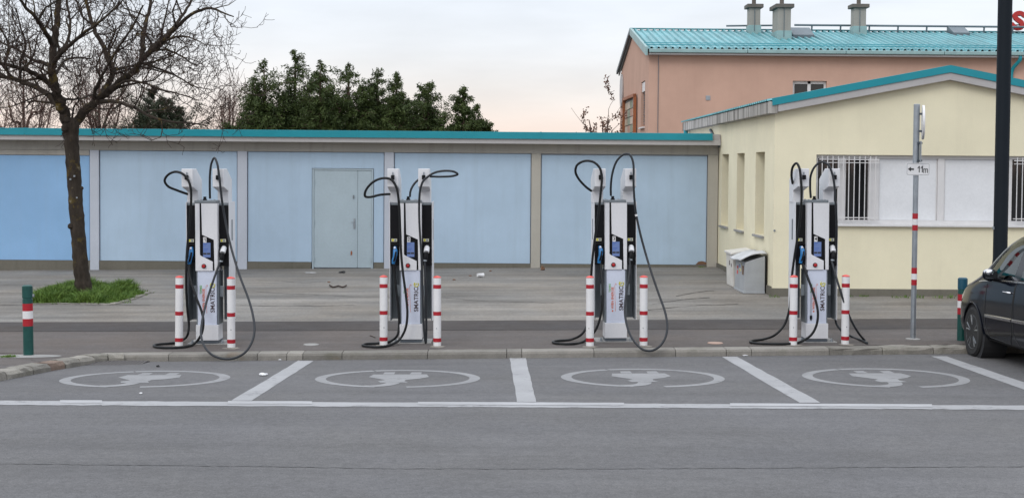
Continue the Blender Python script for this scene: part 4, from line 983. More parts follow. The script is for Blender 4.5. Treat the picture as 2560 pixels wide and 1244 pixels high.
# ------------------------------------------------------------------ signpost, lamp post
def signpost():
    q = GP(2282.5, 848); r = empty('sign_post', (q.x, q.y, q.z)); tag(r, 'galvanised sign pole with red and white bands and small 11m arrow plate', 'sign')
    s = F_PX/(q.y); Hh = lambda py: (848-py)/s
    MB().lathe([(.036, 0), (.036, Hh(430)), ], 16).build('pole', M['steel'], r, smooth=False)
    MB().lathe([(.042, Hh(436)), (.042, Hh(259)), (.036, Hh(258))], 16, (0, .015, 0)).build('pole_sleeve', M['steel'], r)
    MB().lathe([(.10, 0), (.10, .012), (.04, .02)], 16).build('foot', M['concrete'], r)
    for a, b, m in ((531, 545, 'red'), (545, 560, 'bwhite'), (560, 574, 'red'), (667, 682, 'red'), (682, 697, 'bwhite'), (697, 711, 'red')): MB().lathe([(.038, Hh(b)+.0005), (.038, Hh(a)-.0005)], 16).build('band', M[m], r)
    # plate
    w, h = 29/s, 15.5/s; zc = Hh(420.5); pts = []
    for cx_, cz_, a0 in ((w-.022, h-.022, 0), (-w+.022, h-.022, 90), (-w+.022, -h+.022, 180), (w-.022, -h+.022, 270)):
        for k in range(5): a = math.radians(a0+k*22.5); pts.append((.012+cx_+.022*math.cos(a), -.052, zc+cz_+.022*math.sin(a)))
    pl = MB().prism(pts, (0, .008, 0)).build('plate', M['bwhite'], r)
    bd = [( .012+(p[0]-.012)*.955, -.0526, zc+(p[2]-zc)*.90) for p in pts]
    edge = MB().tube(bd+[bd[0]], .0022, 4, False).build('plate_border', M['greym'], pl)
    me = text_mesh('m', .128, .0012, .0008); me.transform(Matrix.Translation((.116, -.0535, zc-.010)) @ FACE @ Matrix.Diagonal((.72, 1, 1, 1))); link('lettering', me, M['inkb'], pl)
    for x in (.020, .062):
        me = one_mesh(.088, .030, .013); me.transform(Matrix.Translation((x, -.0545, zc))); link('lettering', me, M['inkb'], pl)
    MB().prism([(-.128, -.0545, zc), (-.085, -.0545, zc+.032), (-.085, -.0545, zc+.011), (-.045, -.0545, zc+.011), (-.045, -.0545, zc-.011), (-.085, -.0545, zc-.011), (-.085, -.0545, zc-.032)], (0, .001, 0)).build('arrow', M['inkb'], pl)
    # round sign seen nearly edge-on, its face turned to the right
    e = empty('sign_disc', (.045, .02, Hh(303.5)), 0); e.parent = r
    me = MB().lathe([(.232, 0), (.236, .006), (.232, .03), (.20, .034)], 36, (0, 0, 0), 'x').mesh('sign_face'); me.transform(Matrix.Rotation(math.radians(-14), 4, 'Z')); o = link('sign_face', me, M['bwhite'], e); o.location = (.03, 0, 0)
    for dz in (.115, -.12): MB().box(-.04, .045, -.04, .025, dz-.014, dz+.014).build('clamp', M['darkgrey'], e, .004)
    z0, z1 = Hh(403), Hh(350)
    me = MB().box(0, .012, -.20, .20, z0, z1).mesh('side_plate', .003); me.transform(Matrix.Rotation(math.radians(-14), 4, 'Z')); o = link('side_plate', me, M['steel'], r); o.location = (.06, .04, 0)
    for z in (z0+.02, z1-.03): MB().box(.0, .07, -.045, .03, z-.012, z+.012).build('clamp', M['darkgrey'], r, .003)
signpost()
def lamp_post():
    Yl = 20.4; x = P(2505, 400, Yl).x; z = pave_z(x, Yl); r = empty('lamp_post', (x, Yl, z)); tag(r, 'thick anthracite lamp post rising out of the picture behind the car', 'lamp post')
    MB().lathe([(.115, 0), (.115, .9), (.102, 1.0), (.102, 8.0)], 28).build('shaft', M['lamp'], r, smooth=True)
    MB().lathe([(.17, 0), (.17, .02), (.12, .03)], 24).build('foot', M['lamp'], r)
    h = P(2489, 570, Yl).z-z; MB().box(-.115, -.10, -.03, .03, h-.02, h+.02).build('strap', M['steel'], r, .003)
    MB().tube([(0, 0, 8.0), (0, -.4, 8.15), (0, -1.3, 8.2)], .05, 10).build('arm', M['lamp'], r); MB().box(-.15, .15, -2.0, -1.3, 8.14, 8.26).build('lamp_head', M['lamp'], r, .03)
lamp_post()

# ------------------------------------------------------------------ bins by the yellow wall
def bins():
    xw = YELX-.02
    q = P(1858, 727, 24.75); y0 = 24.75; z0 = pave_z(4.5, y0)+.004; x0 = P(1860, 680, y0).x; L = 1.0; H = .55
    r = empty('grit_bin', (x0, y0, z0)); tag(r, 'grey grit bin with warped pale lid against the yellow wall', 'bin', 'bins by the yellow wall')
    D = xw-x0-.03
    MB().prism([(0, 0, .012), (D, 0, .012), (D, 0, H+.12), (.02, 0, H)], (0, L, 0)).build('body', M['bing'], r, .012)
    bb(r, 'rubber_strip', D+.001, D+.022, .0, .05, .02, H+.12, M['black']); bb(r, 'foot', -.012, D, -.012, L+.01, 0, .03, M['bing'], .005)
    v = []; f = []; n = 10
    for i in range(n+1):
        for j in range(n+1):
            u, w = i/n, j/n; v.append((lerp(-.09, D+.02, u), lerp(-.05, L+.05, w), H+.035+.13*u+.05*math.sin(u*3.1)*(1-.4*w)+.03*math.sin(w*5+1)*(.5+u*.5)-.02*math.cos(w*9)*u))
    for i in range(n):
        for j in range(n): f.append((i*(n+1)+j, (i+1)*(n+1)+j, (i+1)*(n+1)+j+1, i*(n+1)+j+1))
    me = bpy.data.meshes.new('lid'); me.from_pydata(v, [], f); lid = link('lid', me, M['binlid'], r, True); md = lid.modifiers.new('thick', 'SOLIDIFY'); md.thickness = .02
    for y, z, w, h, m in ((.16, .40, .12, .16, 'card'), (.42, .44, .2, .15, 'sticker'), (.44, .46, .1, .07, 'bluei'), (.45, .385, .1, .03, 'yel'), (.72, .42, .10, .05, 'redbtn'), (.73, .33, .08, .07, 'coral')):
        k = {'bluei': .0045, 'yel': .0045}.get(m, .002); bb(r, 'sticker', .006-k, .0105-k+.002, y-w/2, y+w/2, z-h/2, z+h/2, M[m])
    y1 = y0+L+.12; z1 = pave_z(4.5, y1)+.004; r2 = empty('storage_box', (x0-.02, y1, z1)); tag(r2, 'off-white lidded box standing behind the grey grit bin', 'bin', 'bins by the yellow wall')
    MB().prism([(.02, 0, 0), (D, 0, 0), (D, 0, .66), (0, 0, .60)], (0, .75, 0)).build('body', M['binw'], r2, .012)
    MB().prism([(-.03, -.02, .60), (D+.01, -.02, .665), (D+.01, -.02, .70), (-.03, -.02, .64)], (0, .8, 0)).build('lid', M['binw'], r2, .01)
    for y, z, w, h in ((.35, .44, .10, .10), (.15, .40, .06, .06)): bb(r2, 'sticker', .004, .0075, y-w/2, y+w/2, z-h/2, z+h/2, M['ink'])
bins()

# ------------------------------------------------------------------ inspection covers and litter
for px, py, m, lb in ((778, 862, 'concrete', 'pale round inspection cover in the pavement between charging posts 1 and 2'), (1788, 858, 'pinkman', 'reddish round inspection cover in the pavement between charging posts 3 and 4')):
    c = GP(px, py); o = MB().lathe([(.105, -.02), (.105, .006), (.098, .0095)], 28).build('inspection_cover', M[m]); o.location = (c.x, c.y, pave_z(c.x, c.y)+.004); tag(o, lb, 'cover', 'round inspection covers')
def crumple(px, py, sx, sy, sz, m, name, label, cat, fn=road_z, group='litter'):
    c = GP(px, py, fn); bm = bmesh.new(); bmesh.ops.create_icosphere(bm, subdivisions=2, radius=1)
    for v in bm.verts:
        k = rng.uniform(.65, 1.15); v.co = Vector((v.co.x*sx*k, v.co.y*sy*k, max(0, v.co.z*.9+.3)*sz*k))
    me = bpy.data.meshes.new(name); bm.to_mesh(me); bm.free(); o = link(name, me, m); o.location = (c.x, c.y, fn(c.x, c.y)+.005); tag(o, label, cat, group); return o
crumple(658, 938, .055, .06, .022, M['litter'], 'crumpled_paper', 'white crumpled paper on the asphalt near the first bay line', 'litter')
crumple(352, 984, .018, .02, .012, M['litter'], 'paper_scrap', 'tiny white scrap below the leftmost charging symbol', 'litter')
crumple(1862, 889, .05, .03, .012, M['litter'], 'plastic_scrap', 'flat translucent scrap in the gutter left of post 4', 'litter')
crumple(2044, 885, .035, .03, .05, M['litter'], 'drink_carton', 'small crumpled white carton in the gutter below charging post 4', 'litter')
crumple(2118, 886, .04, .02, .012, M['card'], 'brown_scrap', 'flat brown scrap in the gutter right of post 4', 'litter')
crumple(395, 917, .025, .02, .02, M['inkb'], 'black_lump', 'small black lump on the asphalt below charging post 1', 'litter')
crumple(700, 900, .03, .02, .012, M['litter'], 'paper_scrap', 'little white scrap at the foot of the kerb', 'litter')
crumple(855, 682, .075, .07, .04, M['inkb'], 'dark_dish', 'small dark dish lying before the grey garage door', 'litter', pave_z)
crumple(777, 682, .12, .06, .008, M['litter'], 'paper_strip', 'pale flat strip of paper before the garage door edge', 'litter', pave_z)
for px, py, lb in ((1135, 700, 'brown leaf scrap left of the paper cup'), (1176, 690, 'brown leaf scrap beside the paper cup'), (1226, 678, 'brown leaf scrap near the wall right of the paper cup'), (822, 706, 'brown leaf scrap above the dead twig')): crumple(px, py, .035, .03, .018, M['card'], 'dead_leaf', lb, 'litter', pave_z)
crumple(1356, 675, .05, .05, .07, M['card'], 'weed_clump', 'withered brown weed at the foot of the beige wall post', 'weed', pave_z)
def cup():
    c = GP(1200, 693); r = empty('paper_cup', (c.x, c.y, pave_z(c.x, c.y)+.045)); tag(r, 'white paper cup lying on its side in the yard', 'cup')
    MB().lathe([(.032, -.06), (.046, .07)], 16, (0, 0, 0), 'x').build('body', M['litter'], r); MB().lathe([(.05, .068), (.05, .075)], 16, (0, 0, 0), 'x').build('rim', M['bwhite'], r)
    r.rotation_euler = (0, .1, .6)
cup()
def twig():
    pts = [GP(x, y, pave_z, .02) for x, y in ((824, 712), (834, 717), (846, 714), (856, 717), (866, 713))]
    o = MB().tube(spline(pts, 4), .014, 6).build('dead_twig', M['twigd']); tag(o, 'bent dark twig lying in the yard below the garage door', 'twig')
    pts = [GP(x, y, pave_z, .012) for x, y in ((925, 838), (932, 840), (938, 843))]
    o = MB().tube(pts, .006, 5).build('dead_twig', M['twigd']); tag(o, 'short thin twig on the pavement left of charging post 2', 'twig')
twig()

# ------------------------------------------------------------------ trees
def bare_tree_mesh(limbs, seed, levels, spawn, lens, rmin, up=.15, crook=.35, droop=0.0, sides=(9, 6, 4, 3, 3)):
    """limbs: traced main limbs, list of (points, r0, r1). Each limb sprouts crooked branches of falling size."""
    R = random.Random(seed); wood = MB(); twigs = MB()
    def rv(): return Vector((R.gauss(0, 1), R.gauss(0, 1), R.gauss(0, 1)))
    def grow(p, d, L, r, lev):
        n = max(3, int(5-lev*.5)+R.randint(0, 2)); pts = [p]; rad = [r]; d = d.normalized()
        for i in range(n):
            d = (d+rv()*crook*.55+Vector((0, 0, up if lev < 3 else up*.6))-Vector((0, 0, droop))).normalized()
            pts.append(pts[-1]+d*(L/n)); rad.append(max(rmin*.75, r*(1-.75*(i+1)/n)))
        (wood if lev <= 1 else twigs).tube(pts, rad, sides[min(lev, 4)], False)
        if lev < levels: sprout(pts, rad, L, lev+1)
    def sprout(pts, rad, L, lev, start=.18):
        # cumulative length
        tot = sum((b-a).length for a, b in zip(pts[:-1], pts[1:])); n = max(1, int(round(tot*spawn[lev]*R.uniform(.8, 1.2))))
        for k in range(n):
            t = lerp(start, 1.0, (k+R.random())/n); s = t*(len(pts)-1); i = min(len(pts)-2, int(s)); f = s-i
            p = pts[i].lerp(pts[i+1], f); ax = (pts[i+1]-pts[i]).normalized(); side = ax.cross(rv()).normalized()
            d = ax*R.uniform(.35, .9)+side*R.uniform(.6, 1.1)
            l = lens[lev]*R.uniform(.55, 1.35)*(1-.35*t); r = max(rmin, min(lerp(rad[i], rad[i+1], f)*.62, l*.022))
            grow(p, d, l, r, lev)
    for pts, r0, r1 in limbs:
        pts = [Vector(p) for p in spline(pts, 5)]; n = len(pts); rad = [lerp(r0, r1, (i/(n-1))**.8) for i in range(n)]
        # small knots and kinks
        jp = [p+rv()*min(.02, rad[i]*.18)*(0 < i < n-1) for i, p in enumerate(pts)]; wood.tube(jp, rad, 10, True)
        if r1 < .09: sprout(jp, rad, 1.0, 1, .15)
    return wood, twigs
def near_tree():
    Yt = 24.3; b = GP(212, 737); Yt = b.y
    def tp(zx_, zy_, d=0): q = P(zx_/2.962, zy_/2.962, Yt+d); return (q.x, q.y, q.z)
    def fp(px, py, d=0): q = P(px, py, Yt+d); return (q.x, q.y, q.z)
    r = empty('bare_tree', (b.x, b.y, b.z)); tag(r, 'bare crooked tree with lichen on its limbs standing in a grass patch', 'tree')
    s = F_PX/Yt
    trunk = MB(); tpts = spline([fp(213, 752), fp(211, 735), fp(205, 690), fp(199, 630), fp(193, 560), fp(189, 500), fp(184, 430), fp(179, 360), fp(178, 318), fp(176, 296)], 6); n = len(tpts)
    rr = np.interp(np.linspace(0, 1, n), [0, .04, .1, .25, .6, .85, .93, 1], [34, 27, 22, 18.5, 17.2, 17.5, 20, 11])/s
    tp2 = [Vector(p) for p in tpts]; trunk.tube([p+Vector((rng.uniform(-1, 1), rng.uniform(-1, 1), 0))*.008 for p in tp2], [x*rng.uniform(.965, 1.035) for x in rr], 18)
    for px, py, k in ((163, 322, .07), (176, 565, .05), (205, 470, .03), (168, 300, .06)):
        q = Vector(fp(px, py, -.1)); trunk.lathe([(k*.5, -k), (k, -k*.4), (k*.9, k*.5), (k*.3, k)], 10, q)
    limbs = [
        ([tp(515, 1010), tp(495, 900), tp(458, 790, -.1), tp(420, 700, -.2), tp(392, 590, -.3), tp(385, 450, -.3), tp(412, 250, -.2), tp(425, 100, -.2), tp(432, -60, -.2)], .115, .045),
        ([tp(500, 920), tp(470, 840), tp(400, 745, .2), tp(300, 665, .4), tp(190, 615, .6), tp(80, 580, .8), tp(-60, 560, .9), tp(-250, 480, 1.0), tp(-420, 430, 1.1)], .075, .02),
        ([tp(392, 640, -.2), tp(330, 590, .0), tp(240, 540, -.3), tp(120, 500, -.6), tp(0, 468, -.9), tp(-180, 420, -1.2), tp(-330, 330, -1.4)], .058, .016),
        ([tp(520, 1040), tp(535, 950), tp(580, 875, .1), tp(680, 775, .0), tp(790, 690, -.1), tp(900, 600, -.2), tp(1000, 520, -.3), tp(1062, 430, -.4), tp(1190, 320, -.5), tp(1310, 200, -.7), tp(1440, 95, -.9), tp(1560, 62, -1.0), tp(1650, 95, -1.1), tp(1730, 125, -1.2)], .104, .010),
        ([tp(1050, 450, -.4), tp(1055, 300, -.2), tp(1080, 170, .1), tp(1110, 60, .3), tp(1120, -60, .4), tp(1150, -200, .5)], .05, .02),
        ([tp(1062, 430, -.4), tp(1150, 330, .1), tp(1260, 230, .5), tp(1370, 90, .9), tp(1440, -40, 1.2), tp(1500, -160, 1.4)], .045, .015),
        ([tp(740, 730, 0), tp(800, 620, .2), tp(838, 540, .3), tp(815, 470, .4), tp(765, 350, .5), tp(700, 220, .6), tp(655, 80, .7), tp(630, -80, .7)], .062, .028),
        ([tp(830, 520, .3), tp(920, 500, .7), tp(1010, 490, 1.1), tp(1150, 520, 1.4), tp(1300, 560, 1.7)], .034, .010),
        ([tp(700, 740, 0), tp(700, 690, -.3), tp(740, 590, -.7), tp(800, 480, -1.0), tp(880, 350, -1.2), tp(980, 200, -1.5), tp(1060, 40, -1.6)], .036, .014),
        ([tp(730, 755, 0), tp(800, 748, -.3), tp(890, 762, -.6), tp(1000, 800, -.9), tp(1130, 868, -1.1), tp(1280, 905, -1.2), tp(1420, 912, -1.3), tp(1540, 932, -1.4)], .046, .008),
        ([tp(820, 665, -.1), tp(940, 600, -.5), tp(1080, 620, -.8), tp(1220, 670, -1.0), tp(1340, 700, -1.2), tp(1470, 745, -1.3)], .028, .007),
        ([tp(1060, 470, -.3), tp(1180, 510, -.6), tp(1320, 570, -.8), tp(1440, 640, -.9), tp(1580, 665, -1.0)], .026, .006),
        ([tp(1100, 380, -.4), tp(1230, 370, -.1), tp(1350, 420, .2), tp(1450, 480, .4), tp(1560, 430, .5)], .026, .006),
        ([tp(1220, 300, -.5), tp(1330, 270, -.9), tp(1440, 290, -1.2), tp(1530, 340, -1.4)], .024, .006),
        ([tp(385, 480, -.3), tp(450, 400, -.7), tp(520, 330, -1.1), tp(600, 260, -1.4), tp(690, 200, -1.7), tp(800, 110, -1.9), tp(900, 20, -2)], .045, .014),
        ([tp(395, 420, -.3), tp(490, 330, .2), tp(520, 180, .6), tp(500, 50, .9), tp(470, -80, 1.0)], .036, .016),
        ([tp(388, 500, -.3), tp(330, 470, .3), tp(240, 440, .8), tp(150, 380, 1.2), tp(40, 330, 1.6), tp(-100, 260, 1.9)], .04, .012),
        ([tp(392, 330, -.3), tp(330, 230, -.7), tp(270, 140, -1.1), tp(180, 40, -1.4), tp(110, -60, -1.6)], .048, .02),
        ([tp(400, 560, -.3), tp(500, 440, .3), tp(610, 430, .7), tp(680, 430, 1.0), tp(700, 340, 1.2)], .028, .008),
        ([tp(80, 580, .8), tp(40, 470, .6), tp(60, 330, .4), tp(0, 200, .2), tp(-60, 60, 0)], .03, .01),
        ([tp(150, 600, .6), tp(150, 470, .4), tp(190, 330, .2), tp(150, 200, 0), tp(120, 60, -.2)], .03, .01),
        ([tp(410, 740, -.2), tp(370, 690, -.6), tp(210, 740, -1.2), tp(80, 790, -1.6), tp(-60, 800, -2.0)], .022, .006),
        ([tp(440, 730, -.1), tp(520, 735, .2), tp(600, 730, .6), tp(700, 700, 1.2), tp(820, 720, 1.6), tp(900, 700, 1.9)], .026, .007),
        ([tp(530, 930, 0), tp(545, 800, -.1), tp(580, 740, -.3), tp(540, 670, -.6), tp(600, 600, -.9), tp(580, 480, -1.2)], .02, .006),
    ]
    trunk.build('trunk', M['bark'], r, smooth=True)
    wood, tw = bare_tree_mesh(limbs, 11, 4, [0, 2.9, 4.0, 5.6, 7.0], [0, 1.15, .66, .40, .24], .0050, .17, .52)
    wood.build('limbs', M['bark'], r, smooth=True); tw.build('twigs', M['barktwig'], r)
    for o in r.children: o.data.transform(Matrix.Translation((-b.x, -b.y, -b.z)))
    # small twiggy tuft on the trunk and drooping sprays are part of the twig mesh; grey label plates on the bark
    for px, py, w in ((176, 448, .03), (186, 440, .03), (192, 494, .025)):
        q = P(px, py, Yt-.135); o = bb(r, 'bark_plate', q.x-b.x-w/2, q.x-b.x+w/2, -.142, -.128, q.z-b.z-w/2, q.z-b.z+w/2, M['steel'])
    return Yt
near_tree()
def far_bare(px, py_top, width_px, Y, seed, label, dens=1.0, m='bark_far', name='bare_tree', leaf=None, lean=0):
    base = P(px, 420, Y); top = P(px+lean, py_top, Y); H = top.z-.2; w = width_px/F_PX*Y/2; R = random.Random(seed)
    r = empty(name, (base.x, Y, .2)); limbs = []
    for k in range(7):
        a = 2*math.pi*k/7+R.uniform(-.3, .3); q = R.uniform(.35, 1.0); h = R.uniform(.72, 1.0); s0 = .12+.06*k
        limbs.append(([(0, 0, H*s0), (math.cos(a)*w*q*.3, math.sin(a)*w*q*.3, H*(s0+.18)), (math.cos(a)*w*q*.7, math.sin(a)*w*q*.7, H*lerp(s0, h, .6)), (math.cos(a)*w*q, math.sin(a)*w*q, H*h)], .07, .018))
    limbs.append(([(0, 0, 0), (.05, 0, H*.3), (-.05, .1, H*.65), (top.x-base.x, 0, H)], .14, .02))
    wood, tw = bare_tree_mesh(limbs, seed, 3, [0, 1.6*dens, 2.2*dens, 3.0*dens, 0], [0, 1.5, .9, .6, .3], .0085, .22, .3, sides=(6, 4, 3, 3, 3))
    wood.build('limbs', M[m], r); t = tw.build('twigs', M[m], r)
    if leaf:
        me = MB()
        for v in R.sample(tw.v, min(len(tw.v), 900)):
            if v[2] < 2.6: continue
            for _ in range(2):
                c = Vector(v)+Vector((R.gauss(0, .05), R.gauss(0, .05), R.gauss(0, .05))); a = Vector((R.gauss(0, 1), R.gauss(0, 1), R.gauss(0, 1))).normalized()*.05; b_ = a.orthogonal().normalized()*.03; me.poly([c-a, c+b_, c+a, c-b_])
        me.build('leaves', M[leaf], r)
    tag(r, label, 'tree', 'trees behind the garage building'); return r
far_bare(250, 130, 330, 62, 21, 'tall bare tree with pinkish fine twigs behind the near tree', 1.7)
far_bare(60, 150, 300, 58, 22, 'bare tree with fine twigs at the left edge behind the garage', 1.6)
far_bare(575, 238, 110, 60, 23, 'small bare tree between the round conifer and the evergreens', 1.5)
far_bare(1520, 300, 120, 50, 24, 'small tree with a few brown leaves beside the pink building', .55, leaf='brownleaf', name='small_tree')
def conifer(px, py_top, wpx, Y, seed, label, m='yew', n_leaf=5200, shape=1.0, droop=.5, name='evergreen_tree', lean=0.0, zlow=2.2, leaf=(.14, .0155)):
    """spire of drooping sprays: branches in whorls, each hung with many leaf-sized faces"""
    R = np.random.default_rng(seed); base = P(px-lean, 420, Y); top = P(px, py_top, Y); H = top.z-.22; w = wpx/F_PX*Y/2
    r = empty(name, (base.x, Y, .2)); dx = top.x-base.x
    tr = MB().tube([(0, 0, 0), (dx*.3, 0, H*.4), (dx*.8, .05, H*.8), (dx, 0, H-.3)], [.12, .09, .05, .015], 8); tw = MB()
    verts = []; faces = []
    cents = []; leaders = [(0.0, 0.0, H, 1.0)]
    for q in range(5 if shape < .9 else 2):
        a = R.uniform(-1.3, 4.2); leaders.append((math.cos(a)*w*R.uniform(.4, 1.05)+.12, math.sin(a)*w*.5, H-(H-zlow)*R.uniform(.06, .40), R.uniform(.6, .95)))
    nb = 0
    for lx, ly, lh, ls in leaders:
        k_ = int(84*max(.5, (lh-zlow)/3.0)*ls)
        for k in range(k_):
            t = R.random()**.9; z = zlow+(lh-.02-zlow)*t; down = lh-z
            rad = min(w*ls*1.1, .07+down*(.46+.6*(1-shape)))*(R.uniform(1.2, 1.9) if R.random() < .16 else R.uniform(.3, 1.15)); a = R.uniform(0, 2*math.pi); up = R.uniform(.35, 1.1)
            bend = (z/H); p0 = np.array([dx*bend+lx*min(1, max(0, (z-zlow*.5)/(lh-zlow*.5)))**.7, ly, z-rad*.5]); d = np.array([math.cos(a), math.sin(a), up]); L = rad; pts = []
            for i in range(5):
                s = i/4; pts.append(p0+d*L*s+np.array([0, 0, -droop*.5*L*s*s])+R.normal(0, .02, 3)*s)
            if k % 2 == 0: tr.tube([tuple(q_) for q_ in pts], [.016, .013, .01, .007, .004], 4, False)
            cents.append((pts, L)); nb += 1
    per = max(8, n_leaf//nb)
    VV = []
    for pts, L in cents:
        n = int(per*max(.30, min(1.8, L/.45))); A = np.array(pts); sv = R.random(n)**.6*4; i = np.minimum(3, sv.astype(int)); f = (sv-i)[:, None]
        c = A[i]*(1-f)+A[i+1]*f+R.normal(0, 1, (n, 3))*np.array([.05, .05, .06])*min(1.6, .5+L)
        ax = np.stack([R.normal(0, .55, n), R.normal(0, .55, n), -np.abs(R.normal(.6, .4, n))*droop*1.3+R.normal(0, .35, n)], 1)+(A[4]-A[0])/max(.05, np.linalg.norm(A[4]-A[0]))*.7
        ax /= np.linalg.norm(ax, axis=1)[:, None]; sd = np.cross(ax, R.normal(0, 1, (n, 3))); sd /= np.maximum(1e-6, np.linalg.norm(sd, axis=1))[:, None]
        l = (leaf[0]*R.uniform(.5, 1.2, n))[:, None]; ww = (leaf[1]*R.uniform(.6, 1.3, n))[:, None]
        VV.append(np.stack([c-ax*l*.5, c+sd*ww, c+ax*l*.5, c-sd*ww], 1).reshape(-1, 3))
    verts = np.concatenate(VV); faces = np.arange(len(verts)).reshape(-1, 4).tolist(); verts = verts.tolist()
    tr.build('trunk', M['bark_far'], r)
    me = bpy.data.meshes.new('crown'); me.from_pydata(verts, [], faces); link('crown', me, M[m], r)
    tag(r, label, 'tree', 'trees behind the garage building'); return r
yews = [(620, 262, 64, 46.5, .9, 0, 'low evergreen at the left end of the evergreen row'), (660, 148, 88, 46, .55, -6, 'evergreen with ragged top, second in the evergreen row'), (738, 120, 92, 47, .75, 4, 'tallest slim evergreen of the row with a bent tip'),
        (800, 150, 84, 45.5, .6, -4, 'evergreen spire right of the tallest slim evergreen'), (872, 158, 110, 46.5, .35, 6, 'broad flat-topped evergreen in the middle of the row'), (944, 166, 84, 47, .4, 8, 'evergreen leaning right beside the broad flat-topped one'),
        (992, 182, 80, 46, .7, 4, 'pointed evergreen right of the middle of the row'), (1072, 198, 84, 46.8, .5, 14, 'evergreen with side shoots leaning right, third from the right end'), (1160, 210, 92, 46, .95, 2, 'separate pointed evergreen spire near the right end of the row'), (1216, 298, 50, 46.5, .9, 6, 'smallest evergreen shoot at the right end of the row')]
for i, (px, py, w, Y, sh, ln, lb) in enumerate(yews): conifer(px, py, w, Y, 40+i, lb, 'yew', 27000, sh, .75, lean=ln)
for i, (px, py, w, Y, lb) in enumerate(((905, 215, 110, 49, 'rear evergreen right behind the broad flat-topped one'), (1020, 245, 110, 48.8, 'low rear evergreen right of the pointed one'), (770, 225, 100, 49, 'rear evergreen just right of the tallest slim spire'))):
    conifer(px, py, w, Y, 60+i, lb, 'yew', 10000, .35, .6, name='evergreen_tree')
conifer(385, 216, 175, 60, 90, 'dark rounded conifer behind the bare tree', 'pine', 42000, .05, .1, name='conifer_tree', leaf=(.16, .016))

# ------------------------------------------------------------------ grass patch round the tree, weeds
def blades(name, centres, m, label, n_per, spread, h, parent=None):
    v = []; f = []; R = np.random.default_rng(5)
    for (x, y, k, hh) in centres:
        for _ in range(int(n_per*k)):
            a = R.uniform(0, 2*math.pi); q = spread*math.sqrt(R.random()); bx, by = x+q*math.cos(a), y+q*math.sin(a); bz = pave_z(bx, by)
            L = h*hh*R.uniform(.5, 1.25); d = R.normal(0, .45, 2); wv = R.normal(0, 1, 2); wv = wv/np.linalg.norm(wv)*.0065; b = len(v)
            v += [(bx-wv[0], by-wv[1], bz), (bx+wv[0], by+wv[1], bz), (bx+d[0]*L*.5+wv[0]*.7, by+d[1]*L*.5+wv[1]*.7, bz+L*.62), (bx+d[0]*L*.5-wv[0]*.7, by+d[1]*L*.5-wv[1]*.7, bz+L*.62), (bx+d[0]*L*1.2, by+d[1]*L*1.2, bz+L*.95)]
            f += [(b, b+1, b+2, b+3), (b+3, b+2, b+4)]
    me = bpy.data.meshes.new(name); me.from_pydata(v, [], f); o = link(name, me, m, parent); return o
